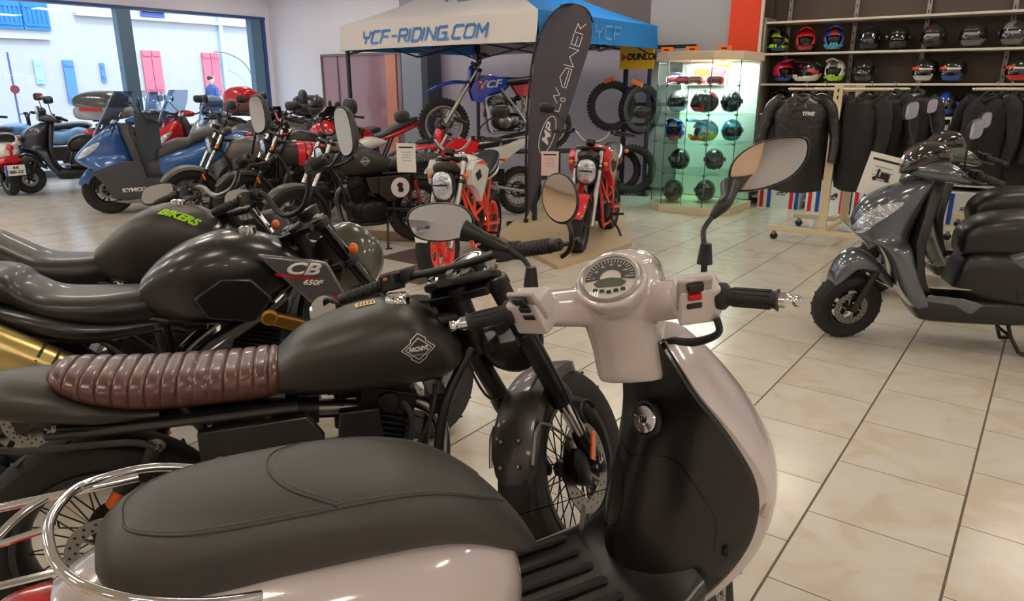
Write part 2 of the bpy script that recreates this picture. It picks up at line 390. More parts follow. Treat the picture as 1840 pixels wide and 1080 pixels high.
MB().tube([(.3,-1.3,2.45),(.35,-.9,2.42),(.35,-.4,2.2),(.35,-.12,1.85),(.3,0,1.4),(.3,0,0)], .022, 8, smooth=5).build('lamp_arm', mat('lamp_grey', (120,120,112), .5), sl)
# passer-by across the street
pp = empty('person', 'person in dark blue walking on the pavement across the street', 'person', (E_+1.1, 12.6, -.04), R_(100))
b = MB(); b.use(mat('skin', (205,160,135), .6))
b.shell([(.0,-.07,.07,.1),(.1,-.09,.09,.13),(.25,-.1,.1,.15),(.4,-.1,.1,.15),(.5,-.1,.1,.19),(.57,-.06,.06,.15),(.62,-.05,.05,.05),(.66,-.06,.06,.055),(.72,-.09,.09,.075),(.8,-.1,.1,.08),(.87,-.07,.07,.05)], 16, 4, 'z')
M0 = MX.Translation((0,0,.9)); b.v = [M0 @ q for q in b.v]
b.tube([(0,.08,.95),(.05,.09,.5),(-.02,.09,.08),(.12,.09,.03)], [.09,.06,.045,.03], 10, smooth=4); b.tube([(0,-.08,.95),(-.05,-.09,.5),(-.15,-.09,.1),(-.02,-.09,.03)], [.09,.06,.045,.03], 10, smooth=4)
b.tube([(0,.18,1.42),(.02,.25,1.15),(.12,.22,.92)], [.05,.04,.03], 8, smooth=4); b.tube([(0,-.18,1.42),(-.03,-.25,1.15),(.08,-.24,.92)], [.05,.04,.03], 8, smooth=4)
b.build('body', None, pp)
c = MB(); c.shell([(.9,-.11,.11,.16),(1.1,-.11,.11,.17),(1.3,-.12,.12,.18),(1.42,-.11,.11,.2),(1.49,-.07,.07,.14),(1.53,-.055,.055,.06)], 16, 4, 'z')
c.tube([(0,.18,1.42),(.02,.25,1.15),(.11,.225,.95)], [.06,.05,.042], 8, smooth=4); c.tube([(0,-.18,1.42),(-.03,-.25,1.15),(.07,-.24,.95)], [.06,.05,.042], 8, smooth=4)
c.build('jacket', mat('jacket_blue', (50,75,130), .8), pp)
c = MB(); c.tube([(0,.08,.97),(.05,.09,.5),(-.02,.09,.1)], [.105,.08,.065], 10, smooth=4); c.tube([(0,-.08,.97),(-.05,-.09,.5),(-.15,-.09,.12)], [.105,.08,.065], 10, smooth=4); c.build('trousers', mat('trousers', (50,50,60), .8), pp)
MB().ell((-.02,0,1.7), (.2,.17,.16)).build('hair', mat('hair_dark', (35,28,24), .7), pp)
# brown glazed panel on the far wall with its orange reflection built as a coloured strip
dp = empty('glazed_door', 'brown tinted glazed door panel on the far wall behind the scooters', 'door', (-10.62, 9.59, 0))
MB().box((0,0,1.0), (2.12,.04,2.0)).build('pane', mat('brown_glass', (160,118,128), .12, coat=.6), dp)
b = MB(); b.box((0,-.01,2.01), (2.16,.07,.04)); b.box((-1.07,-.01,1.0), (.03,.07,2.0)); b.box((1.07,-.01,1.0), (.03,.07,2.0)); b.box((-.62,-.03,1.0), (.03,.02,2.0)); b.build('door_frame', mat('bronze_frame', (120,108,108), .4, .3), dp)
MB().box((.82,-.035,1.0), (.26,.02,1.98)).build('pane_reflection', mat('reflection_orange', (215,140,112), .35, .4), dp)
# ------------------------------------------------------------------ shelving along the far wall
BACK = mat('shelf_back_brown', (88,75,68), .6, noise=.12, nscale=8); SHW = mat('shelf_cream', (222,216,200), .45); UPR = mat('upright_grey', (150,142,134), .4, .4)
def shelving(name, label, u0, u1, levels, ups, divs):
    o = empty(name, label, 'shelving', ((u0+u1)/2, 9.68, 0)); c = (u0+u1)/2
    MB().box((0, .045, 1.62), (u1-u0, .03, 3.2)).build('back_panel', BACK, o) if max(levels) > 1.2 else None
    for z in levels: MB().box((0, -.2+.02, z-.012), (u1-u0-.02, .36, .024)).build('shelf', SHW, o, bevel=.003)
    for u in ups:
        b = MB().use(UPR).box((u-c, -.03, 1.62), (.045, .02, 3.2)); b.use(BLK)
        for k in range(30): b.box((u-c, -.0415, .25+k*.1), (.012, .004, .035))
        b.build('upright', None, o)
    for u, z0, z1 in divs: MB().box((u-c, -.18, (z0+z1)/2), (.03, .37, z1-z0)).build('side_panel', UPR, o, bevel=.003)
    return o
shelving('helmet_shelving', 'long dark brown wall shelving with cream shelves of helmets right of the orange panel', -3.1, .75, (2.2, 1.84, 1.485), (-2.9, -2.14, -1.39, -.59, .2), ((-3.09,.05,2.25),))
sb = shelving('low_shelf', 'short cream shelves of helmets behind the clothes racks', -1.42, .72, (1.13, .78, .42, .1), (), ()); sb.location.y -= .02
shelving('shelf_bay', 'narrow shelf bay with bright helmets just right of the glass cabinet', -3.52, -3.13, (1.84, 1.485, 1.13, .78, .42), (), ((-3.51,.05,2.25),))
sb2 = shelving('low_shelf', 'short shelves behind the black leather jacket with the white print', -3.06, -1.45, (1.13, .1), (), ()); sb2.location.y -= .02
op = MB().use(mat('orange_panel', (226,62,14), .5)).box((-3.34, 9.31, 2.32), (.38, .02, .92)); op.use(SHW).box((-3.13, 9.31, 2.2), (.03, .04, 1.2))
tag(op.build('orange_banner'), 'plain orange hanging panel between the grey pillar and the helmet shelves', 'banner')
# ------------------------------------------------------------------ helmets
def sph(az, el, a, b, c): return V((a*cos(el)*cos(az), b*cos(el)*sin(az), c*sin(el)))
_hm = {}
def helmet(label, kind, pal, loc, rz, group, name='helmet'):
    """pal: main, second, accent, trim colours; kinds full / cross / modular / open / goggles"""
    o = empty(name, label, 'helmet' if kind != 'goggles' else 'goggles', loc, R_(rz), group)
    P = [paint('h%d_%d_%d' % c, c, .22) for c in pal]; key = (kind, tuple(pal))
    if kind == 'goggles':
        b = MB(); r = [V((.02-.5*y*y, y, .05+z)) for (y, z) in cr([(-.085,0),(-.07,.038),(0,.045),(.07,.038),(.085,0),(.06,-.035),(.02,-.02),(-.02,-.02),(-.06,-.035)], 4, True)]
        b.tube(r, .011, 8, True); b.build('goggle_frame', P[0], o)
        b = MB(); n = 10; vs = []; fs = []
        for i in range(n+1):
            y = -.075+.15*i/n; vs += [(.026-.5*y*y, y, .022), (.034-.5*y*y, y, .05), (.026-.5*y*y, y, .085)]
        for i in range(n): fs += [(3*i,3*i+3,3*i+4,3*i+1),(3*i+1,3*i+4,3*i+5,3*i+2)]
        b.add(vs, fs).build('goggle_lens', P[1], o)
        b = MB(); b.tube([(-.01,.085,.05),(-.09,.08,.045),(-.14,.0,.04),(-.09,-.08,.045),(-.01,-.085,.05)], .012, 6, smooth=4, flat=.3); b.build('strap', P[2], o)
        return o
    a, bb, c = .15, .118, .135; zc = .135; cross = kind == 'cross'
    NA, NE = 40, 24; vs = []; fs = []; mi = []
    e0, e1 = R_(-58), R_(90)
    lo, hi = (-34, 20) if cross else ((-22, 16) if kind != 'open' else (-60, 14)); aw = 56 if cross else 66
    for j in range(NE+1):
        el = e0+(e1-e0)*j/NE
        for i in range(NA):
            az = -pi+2*pi*i/NA; p = sph(az, el, a, bb, c)
            if abs(math.degrees(az)) < 75 and el < R_(5) and kind != 'open':   # chin bar
                k = max(0, cos(az*1.15))*min(1, (R_(5)-el)/R_(28)); p.x += k*(.062 if cross else .02); p.y *= 1-.28*k if cross else 1-.1*k
            if p.x < 0: p.x *= 1.08
            if p.z < -.11: p.z = -.11
            vs.append((p.x, p.y, p.z+zc))
    def inside(i, j):
        az = abs(math.degrees(-pi+2*pi*(i+.5)/NA)); el = math.degrees(e0+(e1-e0)*(j+.5)/NE)
        return az < aw and lo+ (az/aw)**2*8 < el < hi-(az/aw)**3*6
    for j in range(NE):
        for i in range(NA):
            if inside(i, j): continue
            fs.append((j*NA+i, j*NA+(i+1) % NA, (j+1)*NA+(i+1) % NA, (j+1)*NA+i))
            az = math.degrees(-pi+2*pi*(i+.5)/NA); el = math.degrees(e0+(e1-e0)*(j+.5)/NE); aa = abs(az)
            if el > hi and aa < 22+el*.2: k = 2
            elif el < lo+6 and aa < 80: k = 1
            elif 60 < aa < 120 and abs(el-(8-(aa-60)*.25)) < 9: k = 2
            elif el < -22+(aa-60)*.15: k = 3
            elif aa > 120 and el > 20 and (aa+el) % 40 < 16: k = 1
            else: k = 0
            mi.append(k)
    if key in _hm: me = _hm[key]
    else:
        me = bpy.data.meshes.new('shell'); me.from_pydata(vs, [], fs)
        for p in P: me.materials.append(p)
        me.polygons.foreach_set('material_index', mi); me.polygons.foreach_set('use_smooth', [True]*len(fs)); me.update(); _hm[key] = me
    s = bpy.data.objects.new('shell', me); COL.objects.link(s); s.parent = o
    md = s.modifiers.new('thick', 'SOLIDIFY'); md.thickness = .012
    q = MB().use(BLK); q.ell((-.005, 0, zc-.005), (.255, .2, .235), 20); q.build('liner', None, o)
    if cross:
        pk = MB(); rings = []
        for i in range(9):
            t = i/8; x = .02+.2*t; w_ = .1-.035*t; z = zc+.118+.012*sin(t*2.4)-.012*t+(.028*t)
            ring = [(x, w_*k, z-.03*k*k) for k in (-1,-.6,-.2,.2,.6,1)]; rings.append(ring+[(p[0], p[1]*.94, p[2]-.007) for p in reversed(ring)])
        pk.loft(rings).build('peak', P[0], o)
        vt = MB(); vt.use(P[3])
        for yy in (-.03, 0, .03): vt.box((.185-abs(yy)*.5, yy, zc-.055), (.02, .016, .04))
        vt.box((.178, 0, zc-.055), (.015, .07, .012)); vt.build('chin_vent', None, o)
        for t in (-1, 1): MB().use(P[3]).box((.07, t*.09, zc-.07), (.05, .02, .015)).build('cheek_vent', None, o)
    else:
        vz = MB(); vs2 = []; fs2 = []; n = 14
        for i in range(n+1):
            az = R_(-70+140*i/n)
            for j in range(5):
                el = R_(-23+41*j/4); p = sph(az, el, a+.004, bb+.004, c+.004); k = max(0, cos(az*1.15))*min(1, max(0, (R_(5)-el)/R_(28))); p.x += .02*k; vs2.append((p.x, p.y, p.z+zc))
        for i in range(n):
            for j in range(4): fs2.append((i*5+j, (i+1)*5+j, (i+1)*5+j+1, i*5+j+1))
        ob = vz.add(vs2, fs2).build('visor', mat('visor_dark', (16,16,20), .08, coat=1), o)
        if kind == 'modular': ob.rotation_euler = (0, R_(-8), 0)
        [MB().use(P[2] if kind != 'open' else BLK).cyl((.03, t*(bb-.012), zc+.005), (.03, t*(bb+.01), zc+.005), .026, 16).build('pivot_cover', None, o) for t in (-1, 1)]
    return o
def stripe(o, c, y=.0, nm='visor_label', e0_=-2, e1_=9):   # label strip stuck across a visor
    b = MB(); vs = []; fs = []
    for i in range(9):
        az = R_(-30+60*i/8+y)
        for el in (R_(e0_), R_(e1_)): p = sph(az, el, .158, .126, .143); vs.append((p.x, p.y, p.z+.135))
    for i in range(8): fs.append((2*i, 2*i+2, 2*i+3, 2*i+1))
    b.add(vs, fs).build(nm, mat('lab%d_%d_%d' % c, c, .4), o)
K = (20,20,22); K2 = (44,42,44); W_ = (225,225,225); Rd = (214,28,36); Bl = (25,70,170); Cy = (70,165,205); Lm = (170,215,40); Og = (232,80,30); Mg = (200,30,90); Gy = (120,118,116); Tl = (20,90,130)
G2 = 'helmets on the second shelf'; G3 = 'helmets on the third shelf'; G4 = 'helmets on the fourth shelf'; G5 = 'helmets on the low shelves'
HY = 9.49
for (u, z, kind, pal, rz, lab, g) in [
 (-2.96,1.84,'cross',(K,Tl,Lm,Lm),-92,'dark off-road helmet with teal chin and lime rim, leftmost under the top shelf',G2),
 (-2.64,1.84,'cross',(Rd,Rd,Rd,K),-75,'all red off-road helmet on the upper shelf',G2),
 (-2.32,1.84,'cross',(Bl,Cy,Og,Cy),-75,'blue off-road helmet with light blue chin bar right of the all red one',G2),
 (-1.93,1.84,'full',(K,K,K,K),-95,'plain gloss black helmet right of the blue off-road one',G2),
 (-1.63,1.84,'modular',(K,K,K,K2),-85,'black open-visor helmet in the middle of the upper shelf',G2),
 (-1.28,1.84,'full',(K2,K,(70,40,60),K),-110,'dark plum black helmet with small white marks on the visor',G2),
 (-.91,1.84,'full',(K2,Gy,K2,Gy),-115,'black helmet with grey chin, second from the right on the upper shelf',G2),
 (-.55,1.84,'full',(K2,Gy,Gy,K2),-115,'black helmet with grey chin at the right end of the upper shelf',G2),
 (-3.34,1.485,'cross',(Rd,Bl,Mg,K),-80,'red and blue off-road helmet in the narrow bay beside the glass cabinet',G3),
 (-2.87,1.485,'cross',(Mg,Bl,Rd,K),-50,'red and purple off-road helmet with raised red peak on the middle shelf',G3),
 (-2.56,1.485,'cross',(K,W_,Rd,W_),-140,'black, red and white off-road helmet in profile on the middle shelf',G3),
 (-2.26,1.485,'cross',(W_,Lm,Gy,Lm),-90,'white off-road helmet with lime chin bar facing the room',G3),
 (-1.95,1.485,'full',(K,K2,K,K),-70,'black helmet right of the lime-chinned one',G3),
 (-1.31,1.485,'full',(K,W_,K,K),-118,'black helmet with orange visor film, left of the pair',G3),
 (-1.04,1.485,'full',(K,Bl,K,K),-118,'black helmet with orange visor film, right of the pair',G3),
 (-.44,1.485,'full',(K,Rd,K,K),-118,'black helmet with orange visor film alone at the right edge of the photo',G3),
 (-3.42,1.13,'cross',(K,Lm,Lm,Bl),-70,'black and lime off-road helmet seen beside the cabinet edge',G4),
 (-3.24,1.13,'cross',(K,W_,K2,W_),-80,'black and white off-road helmet in the narrow bay',G4),
 (-2.88,1.13,'cross',(K,W_,Gy,W_),-70,'black and white off-road helmet left of the leather jacket',G4),
 (-1.35,1.13,'full',(Gy,W_,W_,K),-95,'silver helmet behind the scooter mirrors, left on the short shelf',G4),
 (-1.06,1.13,'full',(K,Bl,Bl,Bl),-95,'black and blue helmet in the middle of the short shelf',G4),
 (-.81,1.13,'full',(K2,Rd,K,Rd),-95,'dark helmet with red edges, right on the short shelf',G4),
 (-.5,1.13,'full',(K2,Gy,Gy,K),-100,'dark grey helmet partly behind the hanging black jackets',G4),
 (-3.34,.78,'cross',(Bl,Cy,Rd,Cy),-45,'blue and light blue off-road helmet low in the narrow bay',G5),
 (-3.34,.42,'cross',(K,Rd,W_,K),-60,'black, white and red off-road helmet lowest in the narrow bay',G5),
 (-1.3,.78,'full',(W_,Gy,Gy,W_),-95,'white helmet with striped visor low behind the scooter mirrors',G5),
 (-1.0,.78,'full',((170,190,190),Gy,W_,W_),-95,'pale silver helmet beside the white one on the low shelf',G5),
 (-1.35,.42,'full',(Rd,W_,W_,K),-95,'red and white helmet on the lowest shelf behind the price card',G5)]:
    h = helmet(lab, kind, pal, (u, HY, z+.002), rz, g)
    if 'orange visor film' in lab: stripe(h, (235,80,30), -12, 'visor_label', -6, 15); stripe(h, W_, 44, 'visor_label', 2, 10)
    if 'white marks' in lab or 'grey chin' in lab or 'silver' in lab or 'low' in lab and kind == 'full': stripe(h, (150,150,150), 25)
# ------------------------------------------------------------------ octagonal glass display cabinet
gc = empty('display_cabinet', 'octagonal glass display cabinet of helmets with cream top and base', 'display cabinet', (-3.46, 8.48, 0))
CREAM = mat('cream_laminate', (226,208,178), .5)
def octo(rx, ry, ch=.2): return [(-rx+ch,-ry),(rx-ch,-ry),(rx,-ry+ch),(rx,ry),(-rx,ry),(-rx,-ry+ch)]
OC = octo(.50, .46, .24)
def slab8(b, s, z0, z1): return b.loft([[(x*s, y*s, z0) for x, y in OC], [(x*s, y*s, z1) for x, y in OC]])
slab8(MB(), 1.04, 0, .09).build('base', CREAM, gc, bevel=.004); slab8(MB(), 1.05, 1.74, 1.83).build('top', CREAM, gc, bevel=.004)
for z in (.46, .81, 1.14, 1.46): slab8(MB(), .97, z-.004, z+.004).build('glass_shelf', glassmat('shelf_glass', (238,250,245), .5), gc)
b = MB()
for i in range(6):
    if i == 3: continue
    a, c = OC[i], OC[(i+1) % 6]; b.loft([[(a[0],a[1],.09),(c[0],c[1],.09),(c[0]*.985,c[1]*.985,.09),(a[0]*.985,a[1]*.985,.09)],[(a[0],a[1],1.74),(c[0],c[1],1.74),(c[0]*.985,c[1]*.985,1.74),(a[0]*.985,a[1]*.985,1.74)]])
b.build('glass_pane', GLASS, gc)
MB().box((0,.45,.92), (.98,.012,1.64)).build('mirror_back', mat('cabinet_back', (214,222,216), .4), gc)
b = MB().use(mat('glass_edge', (70,95,85), .3))
for p in OC: b.box((p[0], p[1], .915), (.008, .008, 1.65))
b.box((0, -.465, .915), (.006, .006, 1.65))
for z in (.46,.81,1.14,1.46):
    for i in (0, 1, 5, 2): p = OC[i]; b.box((p[0]*.98, p[1]*.98, z), (.03, .03, .018))
b.build('pane_edge', None, gc)
GC = 'helmets in the glass cabinet'
def cab(x, y, z, kind, pal, rz, lab, g=GC, nm='helmet'): return helmet(lab, kind, pal, (-3.46+x, 8.48+y, z+.003), rz, g, nm)
cab(-.27,-.12,1.14,'full',(K2,W_,Gy,Bl),-80,'grey, white and blue helmet at left on the second glass shelf')
cab(.08,-.16,1.14,'full',(K,Rd,K,K2),-150,'large black helmet with red and white graphic on the second glass shelf')
cab(.3,.1,1.14,'full',((60,80,80),K,K,K),-60,'dark teal helmet at right on the second glass shelf')
cab(-.27,-.15,.81,'cross',(Bl,Og,W_,Bl),-80,'blue and orange off-road helmet at left on the third glass shelf')
cab(.1,-.14,.81,'cross',(Cy,Rd,W_,Lm),-140,'light blue off-road helmet with red flashes on the third glass shelf')
cab(.33,.12,.81,'full',((50,120,160),Cy,Cy,Bl),-60,'teal blue helmet at right on the third glass shelf')
cab(-.2,-.12,.46,'open',(K2,K,K,K),-85,'dark open-face helmet on the fourth glass shelf')
cab(.15,.1,.46,'open',((50,56,52),K,K,K),-60,'matte dark helmet behind the open-face one on the fourth glass shelf')
cab(-.22,-.2,.09,'full',(K2,(150,60,80),K2,K),-85,'black helmet with white and red graphic on the cabinet floor')
cab(.1,.02,.09,'full',((70,78,70),(70,78,70),(60,66,60),K),-90,'plain grey green helmet on the cabinet floor')
cab(-.3,-.15,1.5,'goggles',((70,70,80),(70,60,150),K),-90,'purple lens goggles at left on the top glass shelf','goggles on the top glass shelf','goggles')
for i, (x, y, z, pal, rz, lab) in enumerate([
 (-.3,-.22,1.462,(W_,(120,40,50),Og),-60,'white goggles with red strap under the purple ones'),
 (-.16,-.24,1.462,((150,30,50),(120,50,60),Rd),-100,'dark red goggles beside the white ones'),
 (.0,-.26,1.462,(Og,(90,80,80),Rd),-95,'orange goggles in the middle of the top glass shelf'),
 (.02,-.12,1.545,((150,60,50),(200,130,40),Og),-85,'amber lens goggles raised behind the orange ones'),
 (.2,-.14,1.56,((230,90,110),(240,120,140),Mg),-80,'pink goggles at right of the top glass shelf'),
 (.22,-.24,1.462,(Rd,(60,40,50),Mg),-70,'red goggles below the pink ones'),
 (.22,-.04,1.63,((170,190,40),(210,150,30),Lm),-80,'yellow goggles topmost at right of the glass cabinet')]):
    cab(x, y, z, 'goggles', pal, rz, lab, 'goggles on the top glass shelf', 'goggles')
st = empty('goggle_stand', 'small clear risers carrying the goggles on the top glass shelf', 'stand', (-3.46, 8.48, 1.466))
b = MB(); b.box((.02,-.1,.035), (.14,.05,.07)); b.box((.2,-.12,.045), (.14,.05,.09)); b.box((-.3,-.13,.015), (.14,.05,.03)); b.box((.22,-.02,.08), (.12,.05,.16)); b.build('riser', mat('frosted_acrylic', (205,215,215), .3), st)
for x, w_, lab in ((-.42,.13,'small orange box at the left end of the cabinet top'), (-.1,.15,'larger orange box in the middle of the cabinet top'), (.28,.13,'small orange box at the right end of the cabinet top')):
    bx = empty('orange_box', lab, 'box', (-3.46+x, 8.3, 1.833), R_(10)); MB().box((0,0,.03), (w_,.09,.06)).build('carton', mat('orange_card', (240,120,30), .6), bx, bevel=.002)
    decal([[(-.03,-.008),(.03,-.012),(.03,.008),(-.03,.006)]], 'printed_mark', INK, bx, frame((0,-.0455,.03),(1,0,0),(0,0,1)))
sc_ = empty('sign_card', 'white card with grey header propped at the back of the cabinet top shelf', 'sign', (-3.6, 8.85, 1.466))
MB().box((0,0,.12), (.5,.01,.24)).build('card', PAPER, sc_); MB().box((.1,-.007,.2), (.26,.003,.05)).build('header', mat('header_grey', (120,130,132), .6), sc_)
# ------------------------------------------------------------------ boxes on the floor below the shelves
BXW = mat('box_white', (226,226,230), .5); SR = mat('stripe_red', (205,20,45), .5); SB = mat('stripe_blue', (20,70,150), .5)
for u, lab in ((-2.66,'white carton with red and blue stripes under the leather jacket, leftmost of the floor row'), (-2.08,'white striped carton seen behind the first rack post'), (-1.56,'white striped carton below the quilted jackets'), (-.7,'white striped carton seen through the grey scooters'), (-.12,'white striped carton at the right end of the floor row')):
    o = empty('striped_carton', lab, 'carton', (u, 9.29, .0), 0, 'striped cartons under the shelves')
    b = MB().use(BXW).box((0, 0, .17), (.5, .36, .34)); b.use(SR); b.box((-.2,-.181,.17), (.045,.004,.34)); b.box((.16,-.181,.17), (.045,.004,.34)); b.use(SB); b.box((-.11,-.181,.17), (.045,.004,.34)); b.box((.225,-.181,.17), (.045,.004,.34)); b.build('carton', None, o)
    decal([[(-.07,-.02),(.02,.0),(.045,.03),(.075,.03),(.075,-.02),(.05,-.02),(.05,.01),(.03,-.02)]], 'mark', INK, o, frame((.03,-.183,.21),(1,0,0),(0,0,1)))
    text('AIRTUNE', 'lettering', INK, o, .026, frame((.03,-.183,.17),(1,0,0),(0,0,1)), bold=.001)
# ------------------------------------------------------------------ clothes racks and jackets
RKM = mat('rack_cream_metal', (224,206,172), .4, coat=.3)
def rack(name, label, x, y, rz, L=.86):
    o = empty(name, label, 'clothes rack', (x, y, 0), R_(rz))
    for s in (-1, 1):
        b = MB().use(RKM); b.box((0, s*L/2, .78), (.075, .035, 1.36)); b.use(BLK)
        for z in (1.36, 1.42): b.box((.039 if s < 9 else 0, s*L/2, z), (.004, .014, .03)); b.box((0, s*L/2-.019, z), (.014, .004, .03))
        b.build('post', None, o, bevel=.003)
        MB().box((0, s*L/2, .115), (1.0, .05, .05)).build('foot', RKM, o, bevel=.004)
        MB().tube([(-.42, s*L/2, 1.43),(.42, s*L/2, 1.43)], .013, 10).build('rail', RKM, o)
        for k in (-1, 1):
            MB().ell((k*.43, s*L/2, 1.43), (.04,.03,.03)).build('rail_knob', CHR, o)
            c = MB().use(BLK).cyl((k*.44, s*L/2-.012, .035), (k*.44, s*L/2+.012, .035), .035, 16); c.use(STEEL).box((k*.44, s*L/2, .07), (.03, .04, .045)); c.build('caster', None, o)
    MB().box((0, 0, .118), (.05, L, .04)).build('base_bar', RKM, o, bevel=.003); MB().box((0, 0, 1.43), (.03, L, .05)).build('top_bar', RKM, o, bevel=.003)
    return o
rack('clothes_rack', 'cream wheeled clothes rack hung with black jackets, left of the two', -1.66, 7.62, 0)
rack('clothes_rack', 'cream wheeled clothes rack behind the grey scooters at right', -.27, 9.0-.42, 0)
def jacket(label, loc, rz, col, kind='leather', L=.62, Wd=.46, logo=None, neon=None, g='jackets on the clothes racks', th=.1):
    """hangs from its hanger at loc, front towards -y before rotation"""
    o = empty('jacket', label, 'jacket', loc, R_(rz), g)
    m = mat('cloth_%s_%d' % (kind, col[0]), col, .42 if kind == 'leather' else .75, coat=.15 if kind == 'leather' else 0, bump=.5, bscale=14 if kind == 'quilt' else 22, bdist=.02)
    h = Wd/2; rows = 16; rings = []
    for j in range(rows+1):
        t = j/rows; z = -.06-L*t; wv = h*(.36 if j == 0 else min(1, .55+.5*(t*5)**.7 if t < .2 else .98-.05*sin(pi*t)+(.05*t)))
        d = th*(.55 if j == 0 else 1+.25*sin(pi*t)); ring = []
        puff = .012*abs(sin(t*pi*9)) if kind == 'quilt' else 0
        for i in range(28):
            a = 2*pi*i/28; e = 2.6
            fold = 1+.06*sin(a*5+t*3)*t*1.2
            ring.append((wv*math.copysign(abs(cos(a))**(2/e), cos(a))*1, (d+puff)*math.copysign(abs(sin(a))**(2/e), sin(a))*fold, z-.01*sin(a*3)*t))
        rings.append(ring)
    b = MB().use(m); b.loft(rings); b.tube([(-.075,0,-.05),(-.06,.05,-.02),(0,.07,-.005),(.06,.05,-.02),(.075,0,-.05),(.03,-.07,-.08),(0,-.09,-.1),(-.03,-.07,-.08)], .022, 8, True, 3); b.build('torso', None, o)
    for s in (-1, 1):
        sl = MB(); path = cr([(s*h*.72,0,-.1),(s*h*1.0,-.005,-.15),(s*h*1.2,-.02,-.3),(s*h*1.3,-.05,-.46),(s*h*1.27,-.09,-.64)], 5)
        sl.tube(path, [(.075-.032*i/(len(path)-1))*(1+(.07*sin(i*1.9) if kind == 'quilt' else .04*sin(i*1.3))) for i in range(len(path))], 16); sl.build('sleeve', m, o)
    z = MB().use(STEEL); z.box((0,-th*1.02,-.4), (.008,.012,.5)); z.build('zip', None, o)
    hg = MB(); hg.tube([(0,.02,.06),(.02,.02,.075),(.035,.02,.055),(.02,.02,.03),(0,.02,.01),(0,.02,-.03)], .0035, 6, smooth=4); hg.tube([(-.17,.01,-.1),(0,.02,-.03),(.17,.01,-.1)], .006, 6, smooth=3); hg.build('hanger', STEEL, o)
    if logo: text(logo, 'lettering', PAPER, o, .045, frame((h*.3, -.3, -.2), (1,0,0), (0,0,1)), o.children[0], bold=.002, reach=.05, shear=.2)
    if neon: MB().box((h*.5, .02, -.22), (.1, .08, .3)).build('hi_vis_panel', mat('hi_vis', neon, .5), o)
    return o
jacket('black leather jacket with small white print on the chest, first on the left rack', (-1.96,7.16,1.42), 12, (26,24,23), 'leather', .86, .5, logo='TFMS', th=.12)
jacket('black jacket with lime trim behind the leather jacket', (-1.83,7.3,1.42), 20, (24,24,24), 'cloth', .7, .44, neon=(180,220,30))
jacket('black quilted jacket right of the front rack post', (-1.43,7.22,1.42), -35, (23,22,21), 'quilt', .82, .44)
jacket('black quilted jacket at the back of the left rack', (-1.3,7.55,1.42), -25, (20,20,20), 'quilt', .8, .44)
jacket('dark textile jacket at the right end of the left rack', (-1.18,8.05,1.42), -15, (26,26,28), 'cloth', .68, .44)
for i, (x, y, rz, lab) in enumerate([(-.56,8.2,60,'black jacket with round sleeve badge, leftmost on the right rack'), (-.45,8.25,62,'black jacket second from the left on the right rack'), (-.34,8.22,64,'black jacket third from the left on the right rack'), (-.22,8.2,60,'black jacket just left of the right rack post'), (-.02,8.2,64,'black jacket with red side piping right of the right rack post'), (.12,8.25,66,'black jacket at the right edge of the photo')]):
    j = jacket(lab, (x, y, 1.42), rz-90, (22+i,21+i,21+i), 'cloth', .8, .46, th=.085)
    if i in (0, 2, 3):
        k = MB().use(PAPER); k.lathe([(.02,0),(.028,.003),(.028,.006),(.02,.006)], (-.3,-.07,-.3+.05*i), (-.9,-.4,.1), 18); k.build('sleeve_badge', None, j)
    if i == 4: MB().tube([(-.2,-.09,-.25),(-.2,-.1,-.45),(-.18,-.1,-.75)], .008, 6, smooth=3).build('piping', SR, j)
# ------------------------------------------------------------------ folding tent
TW = mat('tent_white', (214,208,204), .75, bump=.25, bscale=5, bdist=.02); TB = mat('tent_blue', (30,132,214), .7, bump=.25, bscale=5, bdist=.02); TBL = mat('tent_lettering_blue', (40,120,190), .6); TGH = mat('tent_lettering_pale', (110,170,215), .6)
tn = empty('pop_up_tent', 'blue and white folding exhibition tent over the off-road bikes', 'tent', (0,0,0))
A_, B_, C_, D_ = V((-7.72,6.66,0)), V((-4.44,6.42,0)), V((-4.42,9.12,0)), V((-7.6,9.3,0))
apex = V((-6.05, 7.85, 2.98)); corners = [A_, B_, C_, D_]
def valance(a, b, m, nm, zt=2.2, zb=1.89, out=V((0,0,0)), dz0=0, dz1=0):
    n = 24; me = MB(); rings = []
    nv = (b-a).cross(V((0,0,1))).normalized()
    for i in range(n+1):
        t = i/n; p = a.lerp(b, t); sag = .03*sin(pi*t); wv = .012*sin(t*31)+.01*sin(t*13)
        rings.append([(p.x+nv.x*(wv+.035), p.y+nv.y*(wv+.035), zb+sag*.3+dz0*(1-t)+dz1*t), (p.x+nv.x*.01, p.y+nv.y*.01, (zt+zb)/2), (p.x, p.y, zt-.0*sag), (p.x-nv.x*.004, p.y-nv.y*.004, zt), (p.x+nv.x*.006, p.y+nv.y*.006, (zt+zb)/2), (p.x+nv.x*(wv+.031), p.y+nv.y*(wv+.031), zb+sag*.3+dz0*(1-t)+dz1*t)])
    return me.loft(rings).build(nm, m, tn)
def roofside(a, b, m):
    n = 20; me = MB(); rings = []
    for i in range(n+1):
        t = i/n; p = a.lerp(b, t); row = []; bot = []
        for j in range(13):
            s = j/12; q = V((p.x, p.y, 2.2)).lerp(apex, s); sag = .14*sin(pi*s)*(.35+.65*abs(2*t-1)**1.5*0+.65*sin(pi*t)); q.z -= sag*.9+.09*s*(1-s)
            row.append(tuple(q)); bot.append((q.x, q.y, q.z-.006))
        rings.append(row+bot[::-1])
    return me.loft(rings).build('canopy_panel', m, tn)
fr_ = valance(A_, B_, TW, 'valance'); rt_ = valance(B_, C_, TB, 'valance', dz1=.03); valance(C_, D_, TW, 'valance', dz0=.03, dz1=.02); lf_ = valance(D_, A_, TB, 'valance', dz0=.02)
